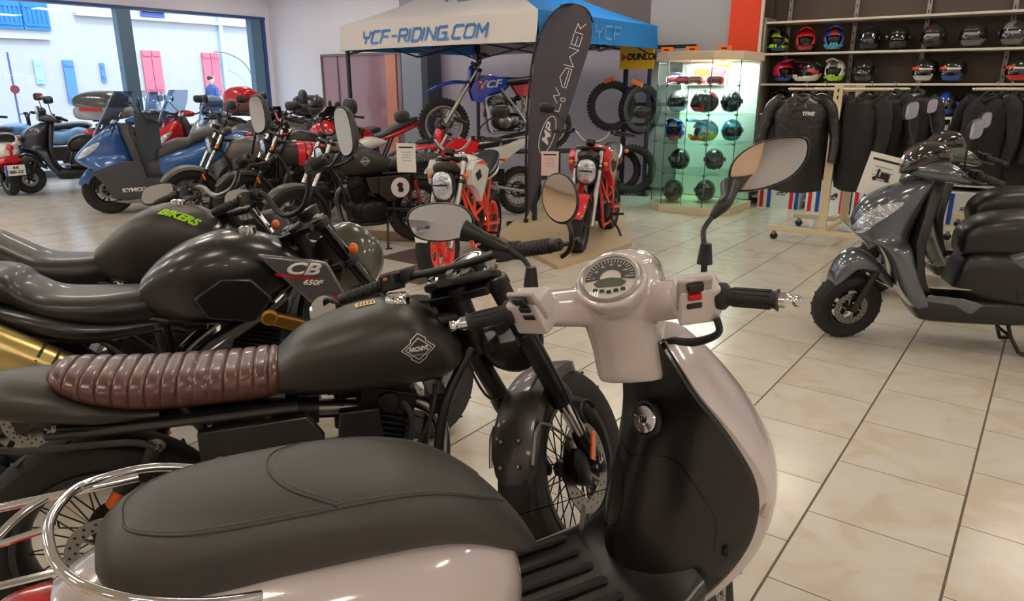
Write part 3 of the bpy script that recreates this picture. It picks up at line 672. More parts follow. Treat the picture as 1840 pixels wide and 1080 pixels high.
r1 = roofside(A_, B_, TW); r2 = roofside(B_, C_, TB); roofside(C_, D_, TW); roofside(D_, A_, TB)
dAB = (B_-A_).normalized()
STROKE = dict(Y=[[(0,1),(.15,.5),(.85,.5),(1,1)],[(.5,.5),(.5,0)]], C=[[(1,1),(.15,1),(0,.85),(0,.15),(.15,0),(1,0)]], F=[[(0,0),(0,1),(1,1)],[(0,.5),(.8,.5)]], R=[[(0,0),(0,1),(.85,1),(1,.85),(1,.6),(.85,.48),(0,.48)],[(.55,.48),(1,0)]],
  D=[[(0,0),(0,1),(.8,1),(1,.8),(1,.2),(.8,0),(0,0)]], N=[[(0,0),(0,1),(1,0),(1,1)]], G=[[(1,1),(.15,1),(0,.85),(0,.15),(.15,0),(1,0),(1,.5),(.55,.5)]], O=[[(.15,0),(0,.15),(0,.85),(.15,1),(.85,1),(1,.85),(1,.15),(.85,0),(.15,0)]], M=[[(0,0),(0,1),(.5,.4),(1,1),(1,0)]])
STROKE['-'] = [[(.1,.5),(.9,.5)]]; STROKE['I'] = [[(0,0),(0,1)]]; STROKE['.'] = [[(0,0),(.14,0)]]
def racing(txt, name, m, par, M, tgt, h, w_, wd, total, depth=.007, shear=.25, reach=.3):
    """wide square italic lettering"""
    L = []; x = 0
    for ch in txt:
        k = {'I':.12, '.':.2, '-':.7}.get(ch, 1.0)
        for st in STROKE[ch]: L.append([(x+px*(k if ch == '-' else 1), py) for px, py in st])
        x += k+.32
    sc = total/(x-.32); L = [[((px-(x-.32)/2)*sc+(py-.5)*h*shear, (py-.5)*h) for px, py in st] for st in L]
    decal(strips(L, wd), name, m, par, M, tgt, depth=depth, reach=reach)
racing('YCF-RIDING.COM', 'lettering', TBL, tn, frame(A_.lerp(B_, .465)+V((.0,-.12,2.035)), dAB, (0,0,1)), fr_, .135, 1, .028, 2.12)
racing('YCF', 'lettering', TBL, tn, frame((-6.05,7.2,2.75), dAB, (0,.85,.5)), r1, .3, 1, .045, .8, reach=.5)
racing('YCF', 'lettering', TGH, tn, frame(B_.lerp(C_, .52)+V((.12,0,2.05)), (C_-B_), (0,0,1)), rt_, .14, 1, .024, .6)
b = MB().use(mat('tent_strut', (52,56,66), .4, .5))
def truss(a, b_, z=1.98):
    for k in range(2):
        p = a.lerp(b_, k*.5); q = a.lerp(b_, (k+1)*.5)
        b.tube([(p.x,p.y,z+.13),(q.x,q.y,z-.13)], .012, 6); b.tube([(p.x,p.y,z-.13),(q.x,q.y,z+.13)], .012, 6)
ins = [c.lerp((A_+B_+C_+D_)/4, .035) for c in corners]
for i in range(4): truss(ins[i], ins[(i+1) % 4])
cc = (A_+B_+C_+D_)/4
for i in range(4): m_ = ins[i].lerp(ins[(i+1) % 4], .5); b.tube([(m_.x,m_.y,2.05),(cc.x,cc.y,2.3)], .011, 6); b.tube([(m_.x,m_.y,1.88),(cc.x,cc.y,2.1)], .011, 6)
b.tube([(cc.x,cc.y,2.05),(apex.x,apex.y,apex.z-.16)], .018, 8); b.build('folding_truss', None, tn)
for c in ins: MB().box((c.x, c.y, 1.08), (.04,.04,2.16)).box((c.x, c.y, .005), (.12,.12,.01)).box((c.x, c.y, 2.0), (.06,.06,.12)).build('pole', mat('tent_strut'), tn)
# ------------------------------------------------------------------ feather flag
fl = empty('feather_flag', 'dark grey feather flag with white outline lettering on a floor plate', 'flag', (-4.495, 6.307, 0), YAW)
MB().box((0,0,.008), (.42,.32,.016)).box((0,0,.04), (.05,.05,.06)).build('base_plate', DARKM, fl)
FP = [(-.0,.28),(.02,.5),(.03,.9),(.04,1.3),(.09,1.75),(.2,2.05),(.32,2.19),(.46,2.22),(.6,2.16),(.66,2.05),(.65,1.9),(.57,1.6),(.44,1.15),(.3,.75),(.15,.42),(.03,.12),(-.0,.1)]
MB().tube([(-.0,0,.03),(-.005,0,.6),(.01,0,1.2),(.07,0,1.78),(.19,0,2.07),(.33,0,2.215),(.47,0,2.24),(.6,0,2.19),(.665,0,2.07)], .011, 8, smooth=5).build('pole', BLK, fl)
fg = MB(); L_, Rr_ = cr([(-.0,.1),(-.0,.3),(.015,.8),(.03,1.25),(.085,1.75),(.2,2.06),(.33,2.2)], 5), cr([(.02,.1),(.13,.4),(.3,.8),(.44,1.2),(.57,1.62),(.655,1.95),(.62,2.13)], 5)
n = min(len(L_), len(Rr_)); rg = []
for i in range(n):
    a, c = L_[i], Rr_[i]; f_, k_ = [], []
    for j in range(11):
        t = j/10; x = a[0]+(c[0]-a[0])*t; z = a[1]+(c[1]-a[1])*t+(.05*sin(pi*t)*(i/n)**6 if i > n*.6 else 0); y = .025*sin(t*5+i*.25)*min(1, i/5)
        f_.append((x, y-.0015, z)); k_.append((x, y+.0015, z))
    rg.append(f_+k_[::-1])
FLG = mat('flag_grey', (74,70,80), .8, bump=.3, bscale=7, bdist=.02)
rg.append([(q[0]+.0, q[1], q[2]+.04) for q in rg[-1]])
cl_ = fg.loft(rg).build('flag_cloth', FLG, fl)
FM = frame((.325,-.3,1.31), (.29,0,.957), (-.957,0,.29)) @ MX.Diagonal((.86,.86,.86,1))
b = MB(); ov = [(-.42+.23*cos(2*pi*i/40), -.0+.085*sin(2*pi*i/40)) for i in range(41)]
decal(strips([ov], .009), 'oval_outline', PAPER, fl, FM, cl_)
text('MP', 'lettering', PAPER, fl, .13, FM @ MX.Translation((-.42,0,0)), cl_, sx=1.5, bold=.003, shear=.3)
def O(pts, dx, s=1): return [(x*s+dx, y*s) for x, y in pts]
lines = [O([(0,.05),(0,-.05),(.1,-.05)], -.12), O([(.02,0),(.09,.07),(.12,.0),(.19,.07)], -.05), O([(0,-.05),(.22,-.05),(.22,.02),(.1,.06),(0,.0),(0,-.05)], .17), O([(.02,-.02),(.2,-.02)], .17), O([(0,.06),(0,-.06),(.1,.02),(.2,-.06),(.2,.06)], .42), O([(0,.05),(0,-.05),(.12,-.05)], .66), O([(0,0),(.1,0)], .66), O([(0,.05),(.12,.05)], .66), O([(0,-.05),(0,.05),(.1,.04),(.05,0),(.12,-.05)], .8)]
decal(strips(lines, .009), 'outline_lettering', PAPER, fl, FM, cl_); decal(strips([[(.03+.022*cos(2*pi*i/16), -.055+.03*sin(2*pi*i/16)) for i in range(17)]], .009), 'dot_outline', PAPER, fl, FM, cl_)
# ------------------------------------------------------------------ tyre rack, advertising board
tr = empty('tyre_rack', 'black tube tyre rack standing at the wall beside the glass cabinet', 'tyre rack', (-4.9, 9.12, 0))
TUBEK = mat('black_tube', (34,34,38), .45, .3)
for x in (0.05, 1.0): MB().box((x, 0, .98), (.05,.05,1.96)).build('post', TUBEK, tr)
for z in (.1, .95, 1.22, 1.94): MB().box((.52, 0, z), (1.0,.04,.045)).build('crossbar', TUBEK, tr)
MB().box((.1,-.25,.03), (.05,.5,.04)).box((.9,-.25,.03), (.05,.5,.04)).build('foot', TUBEK, tr)
def knobby(name, label, c, R, w_, ax, m=RUB, parent=None, group=None, r0=None):
    o = empty(name, label, 'tyre', c, 0, group)
    b = MB(); tyre_geo(b, R, w_, r0 or R*.68, True); q = V((0,1,0)).rotation_difference(V(ax).normalized()); ob = b.build('tyre_body', m, o); ob.rotation_mode = 'QUATERNION'; ob.rotation_quaternion = q; return o
def tyre_geo(b, R, w_, r0, knob=False, n=40, tread=True):
    h = w_/2; k = .012 if knob else 0
    prof = [(r0,-h*.55),(r0+.01,-h*.72),((R+r0)/2,-h*1.0),(R-.22*(R-r0),-h*.93),(R-.06*(R-r0)-k,-h*.6),(R-k,-h*.2),(R-k,h*.2),(R-.06*(R-r0)-k,h*.6),(R-.22*(R-r0),h*.93),((R+r0)/2,h*1.0),(r0+.01,h*.72),(r0,h*.55)]
    b.lathe(prof, (0,0,0), (0,1,0), n, True)
    if knob:
        nn = 44
        for i in range(nn):
            a = 2*pi*i/nn
            rot = MX.Rotation(-a, 3, 'Y')
            for yy in ((-.3,.3) if i % 2 else (-.62,0,.62)):
                rr = R-.012-(.012 if abs(yy) > .5 else 0); b.box((rr*cos(a), yy*h, rr*sin(a)), (.022, h*.36, 2*pi*R/nn*.52), MX.Rotation(-a, 3, 'Y'))
    elif tread:
        nn = 36
        for i in range(nn):
            a = 2*pi*i/nn; s = 1 if i % 2 else -1
            b.box(((R-.0035)*cos(a), s*h*.42, (R-.0035)*sin(a)), (.006, h*.62, .006), MX.Rotation(-a, 3, 'Y') @ MX.Rotation(.5*s, 3, 'X'))
knobby('tyre', 'knobby off-road tyre hanging at the left on the rack', (-5.0, 9.02, 1.19), .34, .11, (.35,-1,0), group='tyres on the rack')
knobby('tyre', 'knobby tyre hanging behind the red bike mirror on the rack', (-4.55, 9.0, 1.16), .33, .13, (1,-.5,0), group='tyres on the rack')
knobby('tyre', 'big knobby tyre standing low on the rack', (-4.63, 8.98, .36), .34, .14, (.5,-1,0), group='tyres on the rack')
knobby('tyre', 'second knobby tyre standing behind the low one on the rack', (-4.86, 9.06, .33), .31, .11, (.3,-1,.1), group='tyres on the rack')
for x, y, z in ((-5.02,8.96,1.53), (-4.56,8.9,1.49)):
    o = MB().box((0,0,0), (.16,.03,.05)).build('tyre_label', mat('label_orange', (235,120,40), .6), loc=(x,y,z), rot=(0,R_(-25 if x < -4.8 else 20),0)); tag(o, 'orange paper band on the left hanging tyre' if x < -4.8 else 'orange paper band on the right hanging tyre', 'label')
ab = empty('advertising_board', 'yellow board with black lettering on top of the tyre rack', 'sign', (-4.66, 9.05, 1.82))
MB().box((0,0,0), (.5,.02,.3)).build('board', mat('board_yellow', (236,186,20), .5), ab, bevel=.002)
text('DUNLOP', 'lettering', INK, ab, .11, frame((.085,-.012,0),(1,0,0),(0,0,1)), bold=.006, shear=.15)
decal([[(-.05,.055),(.05,0),(-.05,-.055),(-.025,0)]], 'arrow_mark', SR, ab, frame((-.18,-.012,0),(1,0,0),(0,0,1))); decal([[(.028*cos(t*.5),.028*sin(t*.5)) for t in range(13)]], 'disc_mark', SR, ab, frame((-.19,-.0125,0),(1,0,0),(0,0,1)))
# ------------------------------------------------------------------ floor boards, mats, stool
def plate(name, label, cat, pts, z0, z1, m):
    b = MB(); b.loft([[(x, y, z0) for x, y in pts], [(x, y, z1) for x, y in pts]]); o = b.build(name, m, bevel=.002); return tag(o, label, cat)
plate('display_board', 'low beige board under the red naked motorcycle', 'platform', [(-3.14,4.86),(-3.08,6.06),(-4.5,8.42),(-5.35,7.95),(-4.35,5.6)], 0, .035, mat('board_beige', (206,182,146), .45, noise=.08, nscale=5))
WOODF = bpy.data.materials.new('wood_planks'); WOODF.use_nodes = True
nt = WOODF.node_tree; wv = nt.nodes.new('ShaderNodeTexWave'); wv.inputs['Scale'].default_value = 6; wv.inputs['Distortion'].default_value = 3; wv.inputs['Detail'].default_value = 4
tcn = nt.nodes.new('ShaderNodeTexCoord'); nt.links.new(tcn.outputs['Object'], wv.inputs[0]); rp = nt.nodes.new('ShaderNodeValToRGB'); rp.color_ramp.elements[0].color = lin((104,80,62)); rp.color_ramp.elements[1].color = lin((150,120,96)); nt.links.new(wv.outputs[0], rp.inputs[0]); nt.links.new(rp.outputs[0], nt.nodes['Principled BSDF'].inputs[0]); nt.nodes['Principled BSDF'].inputs['Roughness'].default_value = .35
plate('wood_floor_strip', 'brown wood-look floor strip under the row of retro motorcycles', 'floor mat', [(-7.4,4.35),(-5.3,5.2),(-4.85,4.95),(-7.2,3.95)], 0, .009, WOODF)
b = MB().use(mat('tile_brown', (104,88,84), .3)); q = [(-6.6,3.2),(-4.9,4.6),(-4.05,4.35),(-4.3,3.2)]
MT_ = []; 
for i in range(7):
    for j in range(5):
        x, y = -6.6+i*.45-.02*j, 2.7+j*.45
        b.use(mat('tile_brown') if (i+j) % 2 else mat('tile_pale', (214,206,200), .3)); b.box((x, y, .003), (.446, .446, .006))
tag(b.build('checkered_floor_tiles'), 'brown and pale checkered floor covering beside the white naked motorcycle', 'floor covering')
so_ = empty('trestle', 'black square-tube trestle standing behind the feather flag', 'trestle', (-4.78, 7.05, 0), YAW)
b = MB()
for x in (-.13,.13):
    for y in (-.12,.12): b.box((x,y,.22), (.025,.025,.44))
for z in (.43,): b.box((0,-.12,z),(.28,.025,.025)); b.box((0,.12,z),(.28,.025,.025)); b.box((-.13,0,z),(.025,.26,.025)); b.box((.13,0,z),(.025,.26,.025))
b.build('tube_frame', TUBEK, so_)

ld = bpy.data.lights.new('cabinet_fill', 'AREA'); ld.energy = 55; ld.size = .7; lo = bpy.data.objects.new('cabinet_fill', ld); COL.objects.link(lo); lo.location = (-3.46, 8.48, 1.73)  # fill light added to brighten the cabinet, no fixture there
# ------------------------------------------------------------------ vehicle components (x ahead, y left, z up, x=0 below the steering head)
def steer_m(zs, xa, R, ang, sx=0):
    a = V((xa-.04-sx, 0, R-zs)).normalized()
    return MX.Translation((sx,0,zs)) @ MX.Rotation(-R_(ang), 4, a) @ MX.Translation((-sx,0,-zs))
def put(o, S):
    if S is not None: o.matrix_basis = S @ o.matrix_basis
    return o
def root(name, label, cat, cx, cy, hdg, group=None, z=0):
    p, a = spot(cx, cy, hdg); return empty(name, label, cat, (p.x, p.y, z), a, group)
def wheel(rt, name, c, R, w_, style='spoke', col=None, S=None, knob=False, disc=.13, rr=None, dside=1, tread=True):
    rr = rr or R*.70; col = col or BLK; h = w_*.36
    b = MB().use(col); b.lathe([(rr-.012,-h),(rr+.004,-h*1.05),(rr+.008,-h*.9),(rr-.012,-h*.6),(rr-.02,0),(rr-.012,h*.6),(rr+.008,h*.9),(rr+.004,h*1.05),(rr-.012,h),(rr-.024,h*.6),(rr-.03,0),(rr-.024,-h*.6)], (0,0,0), (0,1,0), 40, True)
    b.lathe([(.001,-.05),(.022,-.05),(.03,-.03),(.03,.03),(.022,.05),(.001,.05)], (0,0,0), (0,1,0), 20)
    if style == 'cast':
        for k in range(5):
            a = 2*pi*k/5
            for s in (-1, 1):
                p = [(.025*cos(a),0,.025*sin(a)), (.5*rr*cos(a+.12*s),.0,.5*rr*sin(a+.12*s)), ((rr-.012)*cos(a+.24*s),0,(rr-.012)*sin(a+.24*s))]
                b.tube(p, [.014,.010,.011], 8, smooth=3)
    elif style == 'disc':
        for k in range(6):
            a = 2*pi*k/6; p = [(.02*cos(a),0,.02*sin(a)), ((rr-.01)*cos(a+.2),0,(rr-.01)*sin(a+.2))]; b.tube(p, [.022,.015], 8)
    o = b.build(name, None, rt); o.matrix_basis = (S or MX()) @ MX.Translation(V(c))
    t = MB(); tyre_geo(t, R, w_, rr, knob, 48, tread); t.build('tyre', RUB, o)
    if style == 'spoke':
        sp = MB(); n = 18
        for k in range(n):
            for s in (-1, 1):
                a = 2*pi*k/n; e = a+.34*(1 if k % 2 else -1); sp.tube([(.028*cos(a), s*.035, .028*sin(a)), ((rr-.02)*cos(e), s*.004, (rr-.02)*sin(e))], .0022, 5)
        sp.build('spokes', STEEL if col is not BLK else DARKM, o)
    if disc:
        d = MB(); n = 36; y = dside*.055
        d.lathe([(disc*.66,y-.002),(disc,y-.002),(disc,y+.002),(disc*.66,y+.002)], (0,0,0), (0,1,0), 48, True)
        for k in range(6):
            a = 2*pi*k/6; d.tube([(.03*cos(a),y,.03*sin(a)), (disc*.7*cos(a+.3),y,disc*.7*sin(a+.3))], .006, 6)
        d.use(BLK)
        for k in range(n):
            a = 2*pi*k/n; q = disc*(.74 if k % 2 else .88); d.cyl((q*cos(a),y-.0026,q*sin(a)), (q*cos(a),y+.0026,q*sin(a)), .004, 8)
        d.mats[0:0] = [STEEL]; d.mi = [0 if i < 1e9 and False else q for i, q in enumerate(d.mi)]
        nb = len([0]); d.mi = [1 if i >= len(d.mi)-n*10 else 0 for i in range(len(d.mi))]
        d.build('brake_disc', None, o)
    return o
def fork(rt, S, top, axle, sep=.095, ru=.022, rl=.027, split=.5, up=CHR, low=BLK, gaiter=False, caps=True):
    t = V(top); a = V(axle)
    for s in (-1, 1):
        o = V((0, s*sep, 0)); m = t.lerp(a, split); b = MB()
        b.use(up).cyl(t+o, m+o, ru); b.use(low).tube([m+o, m.lerp(a,.08)+o, t.lerp(a,.97)+o, a+o], [rl*.9,rl,rl,rl*1.05], 14)
        b.cyl(a+o-V((0,.02,0)), a+o+V((0,.02,0)), .02)
        if gaiter:
            b.use(RUB); n = 12
            for i in range(n): p = t.lerp(a, split-.16+.16*i/n); b.lathe([(ru,-.006),(ru*1.75-(.004*i/n),0),(ru,.006)], p+o, a-t, 14)
        if caps: b.use(STEEL).lathe([(ru,0),(ru*1.05,.006),(ru*.55,.008),(ru*.5,.016),(.001,.017)], t+o, t-a, 16)
        put(b.build('fork_leg', None, rt), S)
def clamps(rt, S, top, axle, sep=.095, lower=.2, m=BLK):
    t = V(top); a = V(axle); d = (a-t).normalized(); b = MB()
    for k, q in ((0, t+d*.02), (1, t+d*lower)):
        rot = V((0,0,-1)).rotation_difference(d).to_matrix()
        b.box(q+V((-.025 if not k else -.02,0,0)), (.075, sep*2, .024), rot)
        for s in (-1, 1): b.lathe([(.001,-.014),(.034,-.014),(.034,.014),(.001,.014)], q+V((0,s*sep,0)), d, 16)
        b.lathe([(.001,-.02),(.03,-.02),(.03,.018),(.001,.018)], q+V((-.04,0,0)), d, 16)
    return put(b.build('triple_clamp', m, rt, bevel=.003), S)
def mirror(rt, S, base, ctr, wh, face=(-1,0,.1), up=(0,0,1), outline=None, m=BLK, stem=.006, e=2.6, name='mirror', via=None, depth=.045):
    f_ = V(face).normalized(); x = V(up).cross(f_).normalized(); y = f_.cross(x); F = MX((x, y, f_)).transposed().to_4x4(); F.translation = V(ctr)
    if outline is None:
        outline = [(wh[0]/2*math.copysign(abs(cos(t))**(2/e), cos(t)), wh[1]/2*math.copysign(abs(sin(t))**(2/e), sin(t))) for t in [2*pi*i/32 for i in range(32)]]
    else: outline = [(a*wh[0]/2, b_*wh[1]/2) for a, b_ in cr(outline, 4, True)]
    b = MB(F); b.loft([[(a*k, c*k, z) for a, c in outline] for k, z in ((.93,-.004),(.96,.003),(1.0,0),(1.01,-.012),(.92,-depth*.55),(.66,-depth*.85),(.25,-depth))])
    o = b.build(name, m, rt)
    if base is not None:
        st = MB(); pts = [V(base)]+([V(q) for q in via] if via else [])+[F @ V((0,0,-depth*.6))]
        st.tube(pts, stem, 8, smooth=5 if len(pts) > 2 else 0); st.build('mirror_stem', BLK, o)
    g = MB(F); n = len(outline); g.add([(a*.93, c*.93, .0035) for a, c in outline]+[(a*.5, c*.5, .0042) for a, c in outline]+[(0,0,.0045)], [(i, (i+1) % n, n+(i+1) % n, n+i) for i in range(n)]+[(n+i, n+(i+1) % n, 2*n) for i in range(n)]); g.build('mirror_glass', MIRR, o, sharp=80)
    put(o, S); return o
def bars(rt, S, c, half=.36, rise=.09, back=.1, fwd=0, m=CHR, r=.011, gl=.12, gr=.017, lever=True, ribs=True, ends=True, drop=.02, sw=True):
    c = V(c); b = MB(); P = []
    for s in (-1, 1): P.append([c+V((0,s*.05,0)), c+V((fwd,s*.11,rise*.35)), c+V((fwd-.01,s*.17,rise)), c+V((-back*.6,s*(half-.1),rise-.01)), c+V((-back,s*half,rise-drop))])
    b.tube(P[0][::-1]+P[1], r, 10, smooth=5); o = b.build('handlebar', m, rt)
    for s in (0, 1):
        e = P[s][4]; i = P[s][3]; d = (e-i).normalized(); g0 = e-d*gl; sg = -1 if s == 0 else 1
        g = MB().use(GRIP); g.tube([g0, e], gr, 14)
        if ribs:
            for k in range(8): g.lathe([(gr,-.003),(gr+.0025,0),(gr,.003)], g0+d*(gl*(k+.7)/8.5), d, 14)
        g.lathe([(gr,-.006),(gr+.007,-.003),(gr+.007,.003),(gr,.006)], g0, d, 14)
        if ends: g.use(DARKM).lathe([(gr*.9,0),(gr,.004),(gr*.9,.022),(.006,.024),(.001,.018)], e, d, 14)
        g.build('grip', None, o)
        if sw:
            k = MB().use(BLK); k.box(g0-d*.03+V((0,0,0)), (.05,.05,.045), MX.Rotation(atan2(d.y, d.x)-pi/2*0, 3, 'Z') if 0 else None); k.box(g0-d*.075+V((.01,0,.005)), (.035,.03,.035)); k.use(SR if s == 0 else AMB).box(g0-d*.03+V((-.026,0,.01)), (.006,.014,.01)); k.build('switchgear', None, o, bevel=.004)
        if lever:
            q = g0-d*.05; l = MB(); l.tube([q+V((.02,0,0)), q+V((.06,sg*.02,-.005)), q+V((.065,sg*.09,-.012)), q+V((.05,sg*.16,-.015)), q+V((.045,sg*.19,-.012))], [.009,.007,.006,.006,.009], 8, smooth=4); l.build('lever', DARKM if m is not CHR else ALU, o)
    put(o, S); return o
def engine(rt, x, z, s=1, m=ENG, cov=None, tilt=18, kick=0, fins=9, side=1):
    """x,z: crank centre"""
    cov = cov or m; b = MB().use(m)
    b.shell([(x-.24*s,z-.03*s,z+.07*s,.06*s,3),(x-.18*s,z-.09*s,z+.10*s,.095*s,3.4),(x-.02*s,z-.11*s,z+.10*s,.12*s,3.4),(x+.08*s,z-.10*s,z+.08*s,.115*s,3.2),(x+.13*s,z-.05*s,z+.04*s,.07*s,3)], 28, 4)
    b.box((x-.05*s, 0, z-.11*s), (.2*s,.12*s,.03*s)); eng = b.build('engine', None, rt)
    c = MB().use(cov)
    for sy in (-1, 1):
        c.lathe([(.085*s,-.01*s),(.082*s,.012*s),(.065*s,.024*s),(.03*s,.026*s),(.001,.027*s)], (x-.02*s, sy*.118*s, z-.01*s), (0,sy,0), 28); c.lathe([(.06*s,-.01*s),(.058*s,.012*s),(.04*s,.02*s),(.001,.021*s)], (x-.15*s, sy*.095*s, z+.01*s), (0,sy,0), 24)
        for k in range(7): a = 2*pi*k/7; c.lathe([(.007*s,0),(.006*s,.01*s),(.001,.01*s)], (x-.02*s+.083*s*cos(a), sy*.118*s, z-.01*s+.083*s*sin(a)), (0,sy,0), 8)
    c.build('engine_cover', None, eng)
    f = MB().use(m); rot = MX.Rotation(R_(tilt), 3, 'Y'); u = rot @ V((0,0,1)); o = V((x+.02*s,0,z+.07*s))
    for k in range(fins):
        sc = .92 if k in (0, fins-1) else 1; f.box(o+u*(.02+.016*k)*s, (.15*s*sc,.16*s*sc,.006*s), rot)
    f.box(o+u*.07*s, (.115*s,.12*s,.16*s), rot); f.build('cylinder_fins', None, eng, bevel=.0015, seg=1)
    h = MB().use(cov); h.box(o+u*.19*s, (.15*s,.15*s,.07*s), rot); h.box(o+u*.235*s, (.1*s,.13*s,.03*s), rot)
    for sy in (-1, 1): h.lathe([(.032*s,0),(.03*s,.012*s),(.001,.016*s)], o+u*.19*s+V((0,sy*.075*s,0)), (0,sy,0), 18)
    h.build('cylinder_head', None, eng, bevel=.005)
    cb = MB().use(STEEL); p = o+u*.15*s; cb.cyl(p-V((.06*s,0,0)), p-V((.18*s,0,-.01)), .026*s); cb.use(BLK); cb.cyl(p-V((.17*s,0,-.01)), p-V((.24*s,0,-.015)), .04*s); cb.cyl(p-V((.11*s,-.02*s,0)), p-V((.11*s,-.02*s,-.06*s)), .018*s); cb.cyl(p-V((.11*s,.0,.05*s)), p-V((.11*s,0,-.02*s)), .022*s)
    cb.build('carburettor', None, eng)
    return o+u*.16*s+V((.07*s,0,0))
def pipe(rt, port, z, x1, x2, r=.02, rm=.042, y=-.13, up=.0, m=STEEL, mm=BLK, tip=True):
    b = MB().use(m); p = V(port); b.tube([p, p+V((.07,y*.2,-.04)), p+V((.08,y*.55,-.16)), V((p.x-.0,y*.85,z+.01)), V((p.x-.2,y,z)), V((x1,y,z))], r, 12, smooth=5); o = b.build('exhaust_pipe', None, rt)
    q = MB().use(mm); a = V((x1,y,z)); e = V((x2,y*1.12,z+up)); d = (e-a)
    q.tube([a, a+d*.08, a+d*.14, a+d*.94, e], [r*1.1,rm*.8,rm,rm,rm*.86], 20); q.use(CHR).lathe([(rm*.7,0),(rm*.72,.012),(rm*.5,.012),(rm*.45,-.04)], e, d, 18); q.build('muffler', None, o)
    return o
def frame_tubes(rt, zs, xh, bx, bz, seat, m, r=.014, xsw=None, axr=None, sw=.03, Rr=.3, shocks=True, shtop=None, col2=None, spring=SR):
    b = MB().use(m); ax = V(axr)
    b.cyl((xh-.02,0,zs-.03), (xh+.04,0,zs-.2), .03, 14); b.tube([(xh+.0,0,zs-.09),(-.25,0,zs-.13),seat[0]], r*1.4, 10, smooth=3)
    for s in (-1, 1):
        b.tube([(xh+.03,0,zs-.17),(bx+.22,s*.08,(zs-.1+bz)/2),(bx+.16,s*.11,bz-.1),(bx+.05,s*.11,bz-.13),(bx-.22,s*.11,bz-.12),(bx-.27,s*.11,bz),(seat[0][0]-.04,s*.1,seat[0][2]-.03)], r, 10, smooth=5)
        b.tube([(seat[0][0],s*.09,seat[0][2]),(seat[1][0],s*.09,seat[1][2])], r, 8); b.tube([(bx-.25,s*.1,bz+.02),(seat[0][0]+(seat[1][0]-seat[0][0])*.6,s*.09,seat[0][2]*.4+seat[1][2]*.6)], r*.9, 8)
    o = b.build('frame', None, rt)
    w_ = MB().use(col2 or m)
    for s in (-1, 1): w_.tube([(bx-.2,s*.09,bz+.0),((bx-.2+ax.x)/2,s*.1,(bz+ax.z)/2),(ax.x,s*.1,ax.z)], sw*.62, 10, smooth=3); w_.box((ax.x,s*.1,ax.z), (.08,.02,.05))
    w_.box(((bx-.2)*.7+ax.x*.3,0,bz*.7+ax.z*.3), (.04,.2,.035)); w_.cyl((ax.x,-.12,ax.z), (ax.x,.12,ax.z), .012)
    w_.build('swingarm', None, rt)
    ch = MB().use(DARKM); ch.tube([(bx-.2,.075,bz+.035),(ax.x,.075,ax.z+.07)], .006, 6); ch.tube([(bx-.2,.075,bz-.035),(ax.x,.075,ax.z-.07)], .006, 6)
    ch.lathe([(.02,-.003),(.075,-.003),(.075,.003),(.02,.003)], (ax.x,.075,ax.z), (0,1,0), 28, True); ch.build('chain', None, rt)
    if shocks:
        st = V(shtop or (ax.x+.1,0,seat[1][2]-.03))
        for s in (-1, 1):
            k = MB().use(STEEL); a = V((ax.x+.02, s*.125, ax.z+.03)); t = V((st.x, s*.125, st.z)); k.cyl(a, t, .011); d = t-a; k.use(BLK).cyl(t-d*.3, t, .02); k.use(spring); N = 60
            k.tube([a+d*(.12+.6*i/N)+V((.026*cos(i*.9), .026*sin(i*.9), 0)) for i in range(N)], .0045, 5); k.build('shock_absorber', None, rt)
def headlight(rt, S, c, r=.085, m=BLK, kind='round', tilt=0):
    b = MB().use(m); c = V(c)
    if kind == 'round':
        b.lathe([(.001,-.10),(r*.45,-.09),(r*.85,-.05),(r,-.01),(r*1.02,.012),(r*.94,.016)], c, (1,0,-.05), 28); o = b.build('headlight', None, rt)
        MB().lathe([(r*.95,.012),(r*.8,.022),(r*.4,.032),(.001,.035)], c, (1,0,-.05), 28).build('lamp_glass', LENS, o)
        MB().lathe([(r*.93,.01),(r*1.04,.01),(r*1.04,.02),(r*.93,.02)], c, (1,0,-.05), 28, True).build('rim', CHR if m is not BLK else BLK, o)
    else:  # tall modern lamp
        b.shell([(c.x-.1,c.z-.06,c.z+.07,.05),(c.x-.05,c.z-.11,c.z+.1,.085),(c.x,c.z-.14,c.z+.11,.1),(c.x+.02,c.z-.14,c.z+.105,.097)], 28, 4); o = b.build('headlight', None, rt)
        l = MB(); l.shell([(c.x+.01,c.z-.13,c.z+.10,.09),(c.x+.035,c.z-.115,c.z+.09,.08),(c.x+.05,c.z-.07,c.z+.05,.05)], 28, 4); l.build('lamp_glass', LENS, o)
        q = MB().use(DARKM); q.box((c.x+.048,0,c.z-.01), (.01,.12,.012)); q.build('lamp_divider', None, o)
        if kind == 'tallflask': pass
    put(o, S); return o
def blinkers(rt, S, c, y, m=AMB, l=.05):
    for s in (-1, 1):
        b = MB().use(BLK); p = V(c)+V((0,s*y,0)); b.cyl(p, p+V((0,s*l,0)), .006, 8); b.use(m).ell(p+V((0,s*(l+.015),0)), (.03,.05,.04), 14); put(b.build('indicator', None, rt), S)
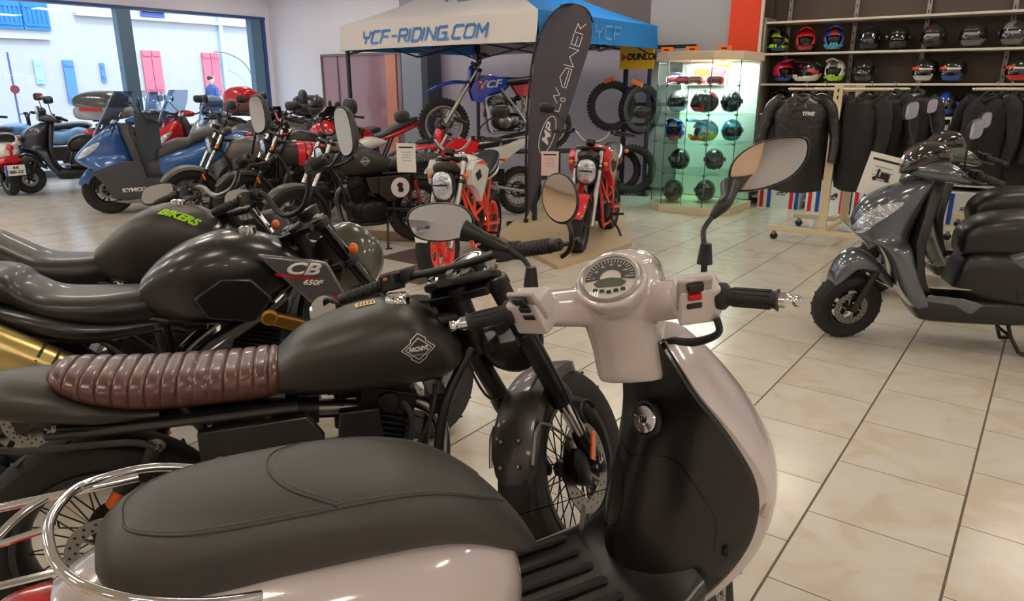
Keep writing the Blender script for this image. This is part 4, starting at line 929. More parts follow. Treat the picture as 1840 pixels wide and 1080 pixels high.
def plate_card(rt, c, w_, h, rz, m=PAPER, lines=True, name='price_card', rx=0, S=None, pic=True, roll=0):
    M = MX.Translation(V(c)) @ MX.Rotation(R_(rz), 4, 'Z') @ MX.Rotation(R_(rx), 4, 'Y') @ MX.Rotation(R_(roll), 4, 'X')
    b = MB(M).use(m); b.box((0,0,0), (.004, w_, h)); o = b.build(name, None, rt)
    if lines:
        l = MB(M).use(INK); l.box((-.0025,0,h*.36), (.001,w_*.75,h*.05))
        for k in range(4): l.box((-.0025,w_*.05*(k % 2),h*(.2-.1*k)), (.001,w_*.5,h*.012))
        for k in range(4): l.box((.0025,w_*.05*(k % 2),h*(.2-.1*k)), (.001,w_*.5,h*.012))
        l.box((.0025,0,h*.36), (.001,w_*.75,h*.05)); l.build('printed_lines', None, o)
    return o
def ribs(b, st, pitch, depth, k=24, n=26):
    st = [tuple(q)+((2.4, 1, 0)[len(q)-4:] if len(q) < 7 else ()) for q in st]; dense = cr(st, 60); fine = []; last = None
    for q in dense:
        if last is None or abs(q[0]-last) >= pitch/26: fine.append(q); last = q[0]
    fine.append(dense[-1]); out = []
    for q in fine:
        q = list(q); g = (1-abs(sin(pi*q[0]/pitch)))**3; q[2] -= depth*g; q[3] -= depth*.5*g; out.append(tuple(q))
    return b.shell(out, n, 1)
# ------------------------------------------------------------------ generic motorcycle
def moto(name, label, cx, cy, hdg, c, z=0, cat='motorcycle', group=None):
    g = lambda k, d=None: c.get(k, d)
    rt = root(name, label, cat, cx, cy, hdg, group, z or g('z',0))
    R, Rr, xa, xr, zs = g('R',.31), g('Rr',g('R',.31)), g('xa',.36), g('xr',-.97), g('zs',1.0)
    S = steer_m(zs, xa, R, g('steer',20)); fm = g('fm', BLK); top = (0,0,zs); axle = (xa,0,R)
    wheel(rt, 'front_wheel', axle, R, g('w',.1), g('style','spoke'), g('rim',BLK), S, g('knob',False), g('disc',.13), dside=g('ds',-1))
    wheel(rt, 'rear_wheel', (xr,0,Rr), Rr, g('wr',.12), g('style','spoke'), g('rim',BLK), None, g('knob',False), .1, dside=-1)
    fork(rt, S, top, axle, g('sep',.095), g('ru',.02), g('rl',.026), g('split',.55), g('fu',CHR), g('fl',BLK), g('gaiter',False)); clamps(rt, S, top, axle, g('sep',.095))
    bars(rt, S, (-.03,0,zs+.05), g('half',.36), g('rise',.08), g('back',.1), 0, g('bm',BLK))
    if g('lamp','round'): headlight(rt, S, g('lampc',(.14,0,zs-.1)), g('lr',.085), g('lm',BLK), g('lamp','round'))
    d = MB().use(BLK).lathe([(.001,-.04),(.04,-.035),(.045,0),(.04,.004)], (.03,0,zs+.06), (-.5,0,1), 20); d.use(mat('dial_face', (40,44,50), .1, coat=1)).lathe([(.039,.003),(.001,.004)], (.03,0,zs+.06), (-.5,0,1), 20); put(d.build('gauge', None, rt), S)
    if g('mir',1):
        for s in (-1, 1): mirror(rt, S, (-.03,s*(g('half',.36)-.14),zs+.13), (-.02,s*(g('half',.36)+.02+g('mw',0)),zs+.13+g('mh',.17)), g('ms',(.15,.09)), (-1,s*-.15,.05), via=[(-.0,s*(g('half',.36)-.09),zs+.13+g('mh',.17)*.5)])
    tk = g('tank'); T = MB().shell(tk, 32, 6).build('tank', g('tm', RED), rt)
    if g('tank2'): MB().shell(g('tank2'), 28, 5).build('tank_panel', g('tm2', WHITE), rt)
    xc = tk[len(tk)//2-1][0] if not g('cap') else g('cap'); zc_ = max(q[2] for q in tk)
    MB().lathe([(.001,.02),(.022,.02),(.03,.014),(.032,0),(.032,-.02)], (xc,0,zc_-.004), (0,0,1), 20).build('fuel_cap', CHR, rt)
    sb = MB().use(g('sm', SATIN)); (ribs(sb, g('seat'), .035, .008) if g('ribbed') else sb.shell(g('seat'), 28, 6)); sb.build('seat', None, rt)
    for nm_, st_, m_ in g('bodies', []): MB().shell(st_, 24, 5).build(nm_, m_, rt)
    for nm_, pts_, y0, y1, m_ in g('panels', []):
        for s in (-1, 1): MB().prism(pts_, s*y0, s*y1).build(nm_, m_, rt, bevel=.004)
    ex, ez = g('eng', (-.3,.36)); port = engine(rt, ex, ez, g('es',1), g('em',ENG), g('ec'), g('tilt',15))
    s0 = g('seat')[0]; s1 = g('seat')[-1]
    frame_tubes(rt, zs, 0, ex, ez, ((g('seat')[-1][0] if s1[0] > s0[0] else s0[0],0,min(s0[1],s1[1])), (min(s0[0],s1[0])+.08,0,s0[1] if s0[0] < s1[0] else s1[1])), fm, axr=(xr,0,Rr), Rr=Rr, shocks=g('shocks',True), shtop=g('shtop'), col2=g('swm'), spring=g('spring', SR))
    if g('exh',1): pipe(rt, port, g('ezp',.2), xr+.42, xr-.02, y=g('ey',-.15), up=g('eup',.05), mm=g('mm',BLK), m=g('em2',STEEL))
    ff = g('ff','low'); FMt = g('ffm', BLK)
    if ff == 'low': put(MB().fender(axle, R+.02, 20, 165, .14).build('front_fender', FMt, rt), S)
    elif ff == 'long': put(MB().fender(axle, R+.025, *g('fa',(35,195)), .15).build('front_fender', FMt, rt), S)
    elif ff == 'mx':
        put(MB().shell([(-.02,zs-.21,zs-.17,.05),(.1,zs-.19,zs-.15,.07),(.3,zs-.185,zs-.14,.075),(.5,zs-.235,zs-.195,.06),(.64,zs-.295,zs-.27,.025)], 20, 6).build('front_fender', FMt, rt), S)
        put(MB().shell([(.05,zs-.24,zs+.03,.06,3),(.09,zs-.25,zs+.03,.085,3),(.11,zs-.2,zs-.02,.06,3)], 20, 4).build('number_plate', g('npm', FMt), rt), S)
    rf = g('rf','short')
    if rf: MB().fender((xr,0,Rr), Rr+.035, *((35,140) if rf == 'short' else (20,165)), .17).build('rear_fender', g('rfm', BLK), rt)
    tl = min(s0[0],s1[0]); zt_ = (s0 if s0[0] < s1[0] else s1)[1]
    tl = g('tl', tl); zt_ = g('tz', zt_); t = MB().use(REDL).ell((tl-.02,0,zt_), (.05,.1,.05), 16); t.use(BLK).tube([(tl,0,zt_-.02),(tl-.1,0,zt_-.12),(tl-.14,0,zt_-.2)], .01, 6, smooth=3); t.box((tl-.14,0,zt_-.2), (.01,.16,.12)); t.build('tail_light', None, rt)
    if g('blink',1):
        blinkers(rt, S, (.09,0,zs-.13), .09)
        if g('blink',1) != 2: blinkers(rt, None, (tl+.0,0,zt_-.04), .06)
    p = MB().use(DARKM); p.tube([(ex-.2,.11,ez-.1),(ex-.16,.2,ez-.22),(ex-.14,.24,.01)], .011, 8); p.box((ex-.14,.25,.008), (.05,.04,.012)); p.build('kickstand', None, rt)
    p = MB().use(BLK)
    for s in (-1, 1): p.cyl((ex-.18,s*.12,ez-.07), (ex-.18,s*.24,ez-.06), .012, 10)
    p.build('foot_pegs', None, rt)
    return rt, S, T
# ------------------------------------------------------------------ scooters
def topcase(rt, c, d, m_top, m_low, extra=None):
    x, y, z = c; b = MB().use(m_low); b.shell([(x-d[0]/2, z, z+d[2]*.5, d[1]*.36, 3), (x-d[0]*.42, z-.01, z+d[2]*.5, d[1]*.46, 3.2), (x, z-.01, z+d[2]*.5, d[1]*.5, 3.2), (x+d[0]*.42, z, z+d[2]*.5, d[1]*.42, 3), (x+d[0]/2, z+.02, z+d[2]*.48, d[1]*.3, 3)], 28, 5)
    o = b.build('top_case', None, rt)
    MB().shell([(x-d[0]/2-.01, z+d[2]*.42, z+d[2]*.56, d[1]*.37, 2.6), (x-d[0]*.4, z+d[2]*.4, z+d[2]*.86, d[1]*.47, 2.8), (x, z+d[2]*.4, z+d[2], d[1]*.51, 2.8), (x+d[0]*.38, z+d[2]*.4, z+d[2]*.88, d[1]*.43, 2.6), (x+d[0]/2+.01, z+d[2]*.42, z+d[2]*.56, d[1]*.31, 2.4)], 28, 6).build('lid', m_top, o)
    b = MB().use(mat('case_lens_'+extra[0], extra[1], .1, coat=1) if extra else REDL); b.box((x-d[0]/2-.006, 0, z+d[2]*.36), (.02, d[1]*.5, .05)); b.build('reflector', None, o, bevel=.004)
    MB().box((x, 0, z-.02), (d[0]*.7, .12, .02)).build('case_plate', BLK, o)
def screen(rt, S, st, m=SCREEN, name='windscreen'):
    """stations (x, z, halfwidth) bottom to top, curved sheet"""
    b = MB(); rings = []
    for (x, z, w_) in cr(st, 5):
        a = []; c = []
        for i in range(13):
            t = -1+2*i/12; a.append((x-.2*t*t, w_*t, z)); c.append((x-.2*t*t-.003, w_*t, z))
        rings.append(a+c[::-1])
    return put(b.loft(rings).build(name, m, rt), S)
def scooter(name, label, cx, cy, hdg, c, z=0, group=None):
    g = lambda k, d=None: c.get(k, d)
    rt = root(name, label, 'scooter', cx, cy, hdg, group, z); R = g('R',.24); xa = g('xa',.35); xr = g('xr',-.95); zs = g('zs',1.0); Rr = g('Rr', R)
    S = steer_m(zs, xa, R, g('steer',0)); m1 = g('m1'); m2 = g('m2', SATIN); m3 = g('m3', m1)
    wheel(rt, 'front_wheel', (xa,0,R), R, g('w',.11), 'cast', g('rim',BLK), S, False, .1, R*.6, dside=1); wheel(rt, 'rear_wheel', (xr,0,Rr), Rr, .12, 'cast', g('rim',BLK), None, False, 0, Rr*.6)
    t = V((xa-.1,0,R+.24)); 
    for s in (-1, 1): put(MB().use(g('fk',DARKM)).tube([t+V((0,s*.075,0)), (xa,s*.085,R)], [.022,.018], 10).build('fork_leg', None, rt), S)
    fr = MB()
    if g('fend'): fr.shell(g('fend'), 24, 6)
    else: fr.fender((xa,0,R), R+.03, 15, 165, .15, drop=1.3)
    put(fr.build('front_fender', m3, rt), S)
    AP = MB().shell(g('apron'), 32, 5, 'z').build('front_apron', m1, rt)
    MB().shell(g('inner', [(.3,-.06,.02,.17,4),(.45,.0,.06,.19,4),(.62,.03,.09,.2,4),(.8,.0,.08,.17,4),(.95,-.03,.04,.1,3)]), 28, 5, 'z').build('leg_shield', m2, rt)
    F = MB().shell(g('floor', [(-.5,.24,.355,.15,5),(-.35,.235,.365,.19,5),(-.05,.235,.37,.19,5),(.06,.27,.38,.18,4)]), 24, 4).build('floorboard', m2, rt)
    if g('fmat'): MB().box((-.16,0,.372), (.3,.3,.008)).build('floor_mat', g('fmat'), rt, bevel=.004)
    B = MB().shell(g('body'), 32, 5).build('rear_body', m3, rt)
    if g('under'): MB().shell(g('under'), 28, 5).build('under_seat_panel', m2, rt)
    ST = MB().shell(g('seat'), 28, 6).build('seat', g('sm', SATIN), rt)
    for nm_, pts, y0, y1, m_ in g('panels', []):
        for s in (-1, 1): MB().prism(pts, s*y0, s*y1).build(nm_, m_, rt, bevel=.006)
    # handlebar cover
    H = MB().shell(g('hcov', [(-.12,zs+.0,zs+.06,.06,2.6),(-.07,zs-.03,zs+.09,.13,2.6),(.03,zs-.03,zs+.12,.15,2.6),(.11,zs-.0,zs+.11,.11,2.4),(.15,zs+.03,zs+.08,.05,2.2)]), 28, 5).build('handlebar_cover', g('hm', m1), rt); put(H, S)
    hw = g('half',.34)
    bars(rt, S, (-.06,0,zs+.04), hw, .02, .07, 0, BLK, ends=True, sw=True)
    for s in (-1, 1):
        if g('mir',1): mirror(rt, S, (-.03,s*(hw-.14),zs+.07), (.03,s*(hw-g('mo',.03)),zs+g('mh',.3)), g('ms',(.16,.1)), g('mface', (-1,s*-.12,.02)), e=g('me',2.8), m=g('mm_', BLK), depth=.03, via=[(.02,s*(hw-.1),zs+g('mh',.3)*.5)])
    lp = g('lamps')
    if lp:
        for s in (-1, 1):
            M = frame((0,s*.5,0), (-s,0,0), (0,0,1)); decal([[(-s*x, z_) for x, z_ in cr(lp, 4, True)]], 'headlight', LENS, rt, M, AP, depth=.004, reach=.45) if not lp == 'no' else None
    if g('scr'): screen(rt, S if g('scrS') else None, g('scr'), g('scm', SCREEN))
    if g('round_lamp'): headlight(rt, S, g('round_lamp'), .07, m1)
    b = MB().use(REDL).shell(g('tail'), 20, 4); b.build('tail_light', None, rt)
    e = MB().use(DARKM); e.shell([(-.55,.2,.33,.07,3),(-.7,.18,.36,.1,3),(xr,.16,.3,.08,3),(xr-.08,.2,.26,.05,3)], 20, 4); e.lathe([(.07,0),(.065,.02),(.001,.025)], (xr+.02,.09,.26), (0,1,0), 20); e.build('engine', None, rt)
    e = MB().use(g('mufm',BLK)); e.tube([(-.5,-.12,.25),(-.6,-.14,.22),(-.72,-.16,.24),(-1.1,-.17,.33)], [.015,.03,.045,.042], 12, smooth=4); e.build('muffler', None, rt)
    k = MB().use(DARKM)
    for s in (-1, 1): k.tube([(-.46,s*.06,.24),(-.5,s*.1,.1),(-.54,s*.14,.02)], .011, 8); k.tube([(-.54,s*.14,.02),(-.6,s*.16,.02)], .012, 8)
    k.cyl((-.5,-.1,.1), (-.5,.1,.1), .009); k.build('centre_stand', None, rt)
    if g('rack'): b = MB().use(g('rackm', DARKM)); zz = g('seat')[0][2]; b.tube([(xr+.25,.11,zz-.02),(xr-.0,.12,zz+.02),(xr-.14,.06,zz+.03),(xr-.14,-.06,zz+.03),(xr,-.12,zz+.02),(xr+.25,-.11,zz-.02)], .012, 8, smooth=4); b.build('grab_rail', None, rt)
    blinkers(rt, None, (g('bx',.2),0,g('bz',.8)), .12, AMB, .02) if g('blink') else None
    return rt, S, AP, F, B, ST, H
GREY = mat('scooter_grey', (88,94,102), .16, .35, coat=1)
gcfg = dict(m1=GREY, m2=SATIN, steer=20, R=.24, xa=.35, xr=-.93, zs=1.0, rim=BLK,
  apron=[(.25,-.14,-.04,.15,3),(.30,-.08,.05,.185,3.4),(.4,-.01,.12,.205,3.4),(.52,.045,.175,.215,3.2),(.62,.07,.25,.2,2.8),(.66,.08,.36,.15,2.2),(.74,.06,.385,.14,2.2),(.85,.03,.345,.135,2.3),(.93,.0,.25,.115,2.3),(.985,-.03,.12,.08,2.3)],
  inner=[(.36,-.07,.0,.15,5),(.45,-.01,.05,.17,5),(.62,.02,.08,.17,5),(.8,-.01,.06,.14,4),(.98,-.05,.03,.08,3)],
  fend=[(.13,.36,.42,.06,3),(.2,.40,.5,.075,2.6),(.28,.46,.57,.08,2.4),(.36,.47,.595,.08,2.4),(.43,.4,.55,.075,2.4),(.47,.37,.46,.05,2.4)],
  floor=[(-.6,.23,.36,.12,4),(-.45,.225,.365,.17,5),(-.05,.225,.37,.19,5),(.02,.25,.4,.18,4),(.05,.3,.42,.16,4)], fmat=mat('floor_mat_pale', (188,178,160), .3, coat=.4),
  body=[(-.35,.5,.62,.13,2.6),(-.5,.46,.7,.17,2.6),(-.75,.5,.76,.17,2.6),(-1.0,.6,.8,.13,2.4),(-1.14,.7,.79,.06,2.2)],
  under=[(-.15,.36,.44,.1,3),(-.2,.34,.6,.14,3),(-.35,.3,.64,.165,3),(-.55,.3,.62,.16,3),(-.7,.36,.58,.12,3)],
  seat=[(-.155,.62,.68,.05,2.4),(-.18,.58,.74,.11,2.6),(-.26,.58,.80,.14,2.8),(-.4,.585,.83,.155,2.8),(-.6,.62,.84,.16,2.8),(-.9,.72,.88,.14,2.6),(-1.02,.78,.86,.08,2.4)],
  hcov=[(-.14,.99,1.03,.08,2.4),(-.08,.97,1.06,.19,2.4),(.0,.98,1.1,.2,2.4),(.08,.99,1.1,.14,2.4),(.14,1.01,1.08,.07,2.2)],
  lamps=[(.385,.70),(.34,.79),(.26,.85),(.16,.87),(.2,.82),(.28,.75),(.34,.69)], mh=.31, mo=.06, ms=(.15,.1), mface=(-.5,.85,.05), me=3.6, half=.34,
  tail=[(-1.1,.7,.76,.08),(-1.15,.69,.76,.09),(-1.17,.71,.75,.06)], rack=1)
def adj(c, k):   # scale about eye height
    f = lambda z: CAMH-(CAMH-z)*k; o = dict(c)
    for q in ('fend','floor','body','under','seat','hcov','tail'): o[q] = [(t[0]*k, f(t[1]), f(t[2]), t[3]*k, *t[4:]) for t in c[q]]
    for q in ('apron','inner'): o[q] = [(f(t[0]), t[1]*k, t[2]*k, t[3]*k, *t[4:]) for t in c[q]]
    o['lamps'] = [(x*k, f(z)) for x, z in c['lamps']]; o['zs'] = f(c['zs']); o['xa'] = c['xa']*k; o['R'] = .205
    return o
gcfg['inner'] = [(.36,-.07,.0,.15,5),(.45,-.01,.05,.17,5),(.62,.02,.08,.17,5),(.8,-.01,.06,.14,4),(.98,-.05,.03,.08,3)]
gcfg = adj(gcfg, 1.04)
g1 = scooter('scooter', 'gloss grey scooter at right nearer the camera, price card on its handlebar', 2.36, 4.05, 166, gcfg)
gc2 = dict(gcfg); gc2['m1'] = mat('scooter_grey_green', (96,104,96), .18, .35, coat=1)
g2 = scooter('scooter', 'grey green scooter parked behind the nearer grey one', 3.02, 5.02, 166, gc2)
for rt, S, AP, F, B, ST, H in (g1, g2):
    d = MB(); d.shell([(-.07,1.06,1.08,.05,2.4),(-.02,1.04,1.16,.11,2.4),(.08,1.0,1.165,.13,2.4),(.15,.99,1.11,.11,2.4),(.19,.99,1.03,.06,2.4)], 28, 5).build('fly_screen', mat('smoke_brown_screen', (34,28,24), .06, coat=1), rt)
    for s in (-1, 1): MB().prism([(.02,.28),(-.25,.245),(-.3,.3),(-.2,.33),(-.02,.34)], s*.186, s*.192).build('sill_panel', rt is g1[0] and GREY or gc2['m1'], rt, bevel=.003)
    o = MB().use(mat('nose_slot', (14,14,14), .3)); o.box((.385,0,.70), (.02,.1,.02)); o.build('nose_vent', None, rt)
    b = MB().use(AMB)
    for s in (-1, 1): b.prism([(.2,.87),(.25,.865),(.21,.845)], s*.118, s*.125)
    b.build('side_reflector', REDL, rt)
    MB().prism([(-.42,.44),(-.47,.33),(-.6,.3),(-.62,.4),(-.5,.47)], .165, .172).build('side_vent', BLK, rt, bevel=.004)
    MB().lathe([(.172,-.055),(.178,-.055),(.178,-.02),(.172,-.02)], (0,0,0), (0,1,0), 40, True, 2.2, .3).build('rim_stripe', REDL, [c for c in rt.children if c.name.startswith('front_wheel')][0])
text('GT', 'lettering', INK, g1[0], .045, frame((.12,.5,.575),(-1,0,.3),(0,0,1)), g1[2], shear=.3, sx=1.5, reach=.1)
cd_ = plate_card(g1[0], (.27,.0,.97), .19, .24, 70, roll=-12, name='price_card')
b = MB(MX.Translation((.27,.0,.97)) @ MX.Rotation(R_(70),4,'Z') @ MX.Rotation(R_(-12),4,'X')).use(INK)   # small scooter picture printed on the card
for xs in (-1,): b.lathe([(.001,0),(.012,0),(.012,.001),(.001,.001)], (.004,-.03,-.02), (1,0,0), 12); b.lathe([(.001,0),(.012,0),(.012,.001),(.001,.001)], (.004,.035,-.015), (1,0,0), 12); b.box((.0045,.02,.008),(.001,.05,.025)); b.box((.0045,-.02,.012),(.001,.012,.05)); b.box((.0045,.0,-.01),(.001,.05,.01))
b.build('printed_scooter', None, g1[0])
# maxi scooter, also the pattern for others of its shape
def maxi(m1, m2=SATIN, **k):
    c = dict(m1=m1, m2=m2, m3=m1, R=.28, xa=.48, xr=-1.0, zs=1.02, Rr=.27, w=.12, steer=0,
      apron=[(.16,.18,.38,.1,3),(.22,.14,.44,.19,3),(.38,.12,.5,.23,3),(.52,.12,.62,.24,2.6),(.62,.13,.76,.19,2.2),(.70,.15,.75,.17,2.2),(.82,.2,.63,.19,2.4),(.95,.24,.48,.19,2.6),(1.02,.26,.38,.15,2.6)],
      inner=[(.3,.06,.16,.2,4),(.5,.06,.16,.22,4),(.75,.1,.22,.22,4),(.95,.14,.28,.19,3),(1.04,.14,.3,.12,3)],
      floor=[(-.45,.18,.36,.17,4),(-.2,.17,.38,.22,4),(.1,.17,.4,.23,4),(.24,.2,.42,.2,4)],
      body=[(-.1,.34,.66,.15,2.8),(-.25,.32,.74,.19,2.8),(-.5,.38,.82,.19,2.6),(-.75,.56,.88,.17,2.6),(-1.0,.72,.92,.12,2.4),(-1.15,.82,.91,.06,2.2)],
      under=[(.16,.3,.5,.08,3),(.05,.3,.6,.11,3),(-.1,.28,.64,.14,3),(-.35,.26,.6,.17,3),(-.6,.34,.5,.12,3)],
      seat=[(-.06,.6,.70,.08,2.4),(-.12,.6,.76,.14,2.6),(-.3,.68,.85,.17,2.8),(-.45,.74,.86,.18,2.8),(-.52,.78,.93,.17,2.8),(-.8,.86,.985,.15,2.6),(-.95,.9,.97,.1,2.4)],
      hcov=[(-.05,1.04,1.09,.06,2.4),(0,1.02,1.11,.12,2.4),(.1,1.02,1.12,.13,2.4),(.2,1.02,1.08,.08,2.4)],
      lamps=[(.74,.66),(.66,.76),(.5,.84),(.52,.78),(.66,.68)], scr=[(.56,.9,.2),(.48,1.05,.2),(.36,1.25,.18),(.28,1.4,.13)],
      mh=.26, mo=.0, half=.36, tail=[(-1.12,.83,.9,.1),(-1.18,.83,.9,.09),(-1.2,.85,.89,.05)], rack=1, bz=.55, bx=.6, sm=mat('seat_grey', (70,68,66), .5, coat=.1))
    c.update(k); return c
KB = mat('kymco_blue', (44,92,160), .25, .2, coat=.8)
kr, kS, kA, kF, kB, kSt, kH = scooter('maxi_scooter', 'blue and grey maxi scooter with tall windscreen facing left near the window', -4.35, 8.75, 206, maxi(KB, mat('charcoal_plastic', (62,64,70), .45)))
CH_ = mat('charcoal_plastic')
for s in (-1, 1):
    MB().prism([(.6,.54),(.2,.86),(.12,.8),(.14,.5),(.3,.4),(.42,.18),(.2,.17),(-.3,.2),(-.3,.38),(.1,.4)][0:0] or [(.62,.52),(.3,.62),(.1,.62),(.05,.42),(-.35,.4),(-.4,.24),(.3,.17),(.44,.2),(.5,.36)], s*.222, s*.245).build('side_fairing', CH_, kr, bevel=.02, seg=3)
    MB().prism([(-.1,.24),(.42,.165),(.3,.13),(-.45,.15),(-.6,.2),(-.45,.27)], s*.2, s*.235).build('lower_sill', mat('taupe_sill', (150,134,130), .4), kr, bevel=.015)
text('KYMCO', 'lettering', PAPER, kr, .06, frame((.2,.3,.29),(-1,0,.02),(0,0,1)), None, depth=.001, sx=1.2, bold=.003).location = (0,-.053,0)
plate_card(kr, (-.02,.1,.86), .26, .56, 100, mat('grey_board', (62,68,78), .5), False, 'display_card', 6)
MB().use(AMB).lathe([(.001,0),(.03,.002),(.03,.015),(.001,.02)], (.47,.16,.52), (.3,1,0), 18).build('indicator', None, kr)
# back row of scooters
RS = maxi(RED, mat('charcoal_plastic'), m3=WHITE, lamps=[(.74,.66),(.66,.76),(.5,.84),(.52,.78),(.66,.68)])
r_ = scooter('maxi_scooter', 'red and white scooter with a red top case in the second row', -4.75, 10.9, 245, RS)
topcase(r_[0], (-1.05,0,1.03), (.44,.46,.42), RED, mat('case_grey_red', (110,70,74), .4), ('cyan', (40,160,220)))
r_ = scooter('maxi_scooter', 'dark scooter carrying a wide silver grey top case behind the blue one', -5.40, 11.0, 78, maxi(mat('scooter_dark', (60,64,72), .3, coat=.6), scr=None))
topcase(r_[0], (-.85,.0,1.02), (.5,.68,.38), mat('case_silver', (70,72,74), .25, .4, coat=.8), mat('case_silver2', (150,148,146), .3, .5))
r_ = scooter('scooter', 'small black scooter with round lamp at the left of the second row', -6.5, 10.4, 214, dict(gcfg, m1=mat('scooter_black', (36,40,50), .3, coat=.8), round_lamp=(.12,0,1.12), lamps=None, sm=SATIN, steer=10))
r_ = scooter('maxi_scooter', 'black scooter with red trim and black top case in the back row', -3.35, 10.75, 262, maxi(mat('scooter_black2', (30,30,36), .3, coat=.8), m3=RED, scr=[(.5,.95,.14),(.45,1.08,.13),(.4,1.18,.1)], scm=SMOKE))
topcase(r_[0], (-1.0,0,1.0), (.42,.46,.32), mat('case_black', (50,50,54), .3, coat=.5), mat('case_black'), ('dark', (60,20,24)))
r_ = scooter('scooter', 'red scooter seen over the red and black fuel tank', -2.5, 10.6, 250, dict(gcfg, m1=RED, steer=0)); plate_card(r_[0], (.2,.12,.98), .12, .3, 60, PAPER, False, 'display_card')
r_ = scooter('scooter', 'small blue scooter with pale screen between the dark and red scooters', -6.2, 12.9, 214, dict(gcfg, m1=mat('scooter_pale_blue', (110,150,190), .3, coat=.6), scr=[(.16,1.0,.17),(.13,1.2,.17),(.06,1.36,.12)]))
topcase(r_[0], (-.95,0,.95), (.36,.42,.34), mat('case_blue_grey', (110,132,160), .4), mat('case_blue_grey'))
r_ = scooter('maxi_scooter', 'silver and black scooter with clear screen just right of the window frame', -4.05, 10.4, 254, maxi(mat('scooter_silver', (160,160,166), .25, .5, coat=.8), scr=[(.5,.95,.16),(.42,1.12,.16),(.34,1.26,.11)]))
# retro white and red scooter, cream one beside it
IV = paint('ivory', (232,228,218)); RT = dict(gcfg, m1=IV, m3=IV, steer=0, rim=ALU, xr=-.88, lamps=None, round_lamp=(.14,0,.98),
  body=[(-.3,.46,.66,.12,2.6),(-.45,.36,.74,.19,2.4),(-.7,.38,.78,.21,2.3),(-.95,.46,.76,.17,2.2),(-1.12,.55,.68,.08,2)], under=None, rack=1, rackm=CHR, tail=[(-1.08,.62,.7,.04),(-1.14,.62,.7,.045),(-1.16,.64,.68,.03)])
rw_ = scooter('retro_scooter', 'white and red retro scooter with number plate, rear towards the room, far left', -7.65, 10.55, 142, RT)
b = MB().use(RED); b.shell([(-.3,.36,.47,.14,2.6),(-.5,.34,.46,.205,2.6),(-.75,.34,.48,.22,2.6),(-1.0,.42,.52,.17,2.4),(-1.14,.46,.53,.1,2.2)], 28, 5); b.build('lower_panel', None, rw_[0])
MB().use(REDL).box((-1.13,0,.6), (.03,.03,.14)).build('rear_stripe', None, rw_[0])
b = MB().use(PAPER).box((-1.17,0,.36), (.008,.24,.14)); b.use(mat('plate_blue', (40,80,180), .5)).box((-1.175,.105,.36), (.004,.025,.135)); pl = b.build('number_plate', None, rw_[0])
text('AA', 'lettering', INK, rw_[0], .055, frame((-1.177,-.01,.395),(0,-1,0),(0,0,1)), bold=.002); text('000-ZZ', 'lettering', INK, rw_[0], .055, frame((-1.177,-.01,.335),(0,-1,0),(0,0,1)), bold=.002)
plate_card(rw_[0], (-.62,0,.96), .2, .24, 30, mat('grey_board'), False, 'display_card', 8)
scooter('retro_scooter', 'cream retro scooter at the left edge behind the white and red one', -8.9, 11.3, 200, dict(RT, m1=mat('scooter_cream', (222,216,200), .3, coat=.6), m3=mat('scooter_cream')))
# quad
qd = root('quad_bike', 'pale blue and white quad bike with thick tyres by the window', 'quad bike', -7.75, 12.3, 200)
QB = mat('quad_blue', (110,150,190), .4)
for x, y in ((.5,.42),(.5,-.42),(-.5,.42),(-.5,-.42)): wheel(qd, 'wheel', (x,y,.27), .27, .2, 'disc', WHITE, None, True, 0, .15)
MB().shell([(-.75,.55,.7,.2,3),(-.5,.6,.8,.42,4),(-.25,.5,.74,.25,3),(.1,.5,.78,.16,3),(.3,.55,.85,.25,3),(.55,.6,.86,.42,4),(.8,.52,.7,.25,3)], 28, 5).build('fender_body', QB, qd)
MB().shell([(-.65,.78,.84,.12),(-.5,.76,.88,.15),(0,.74,.84,.13),(.12,.76,.82,.08)], 24, 5).build('seat', SATIN, qd); bars(qd, None, (.25,0,.95), .38, .08, .1, 0, DARKM)
b = MB().use(DARKM); b.box((0,0,.36), (.9,.3,.22)); b.cyl((.5,-.4,.27),(.5,.4,.27),.03); b.cyl((-.5,-.4,.27),(-.5,.4,.27),.03); b.cyl((.25,0,.5),(.25,0,.98),.03); b.build('chassis', None, qd, bevel=.01)
# ------------------------------------------------------------------ row of retro motorcycles facing left
MG = mat('tank_olive_black', (36,33,28), .40)
cafe_seat = [(-.56,.72,.80,.13,2.6),(-.7,.71,.81,.15,2.8),(-.9,.73,.80,.15,2.8),(-1.05,.76,.81,.12,2.6),(-1.12,.78,.81,.06,2.4)]
F_, FS, FT = moto('retro_motorcycle', 'olive black scrambler with white roundel on its side cover, facing left', -1.65, 6.51, 212, dict(steer=12, R=.31, xa=.34, xr=-.86,
  tank=[(-.06,.74,.8,.06,2.6),(-.1,.70,.88,.11,2.6),(-.2,.67,.93,.135,2.8),(-.34,.67,.935,.14,2.8),(-.48,.68,.87,.125,2.8),(-.6,.71,.80,.09,2.6)], tm=MG, cap=-.28,
  seat=[(-.5,.71,.79,.11,2.6),(-.62,.69,.82,.14,2.8),(-.85,.70,.84,.145,2.8),(-1.05,.72,.84,.14,2.8),(-1.15,.75,.81,.09,2.6)], ribbed=1, ff='long', ffm=MG, rf='long', rfm=BLK, gaiter=False, eng=(-.3,.36), lampc=(.06,0,.87), lr=.078, half=.38, rise=.1, mh=.2, ms=(.17,.13),
  panels=[('side_cover', [(-.42,.66),(-.72,.66),(-.74,.48),(-.5,.43),(-.42,.5)], .1, .16, MG), ('toolbox_cover', [(-.3,.66),(-.44,.66),(-.44,.5),(-.34,.52)], .09, .14, MG)]))
b = MB().use(PAPER).lathe([(.001,0),(.092,0),(.092,.002),(.001,.002)], (-.62,.162,.555), (0,1,0), 40); b.build('white_roundel', None, F_)
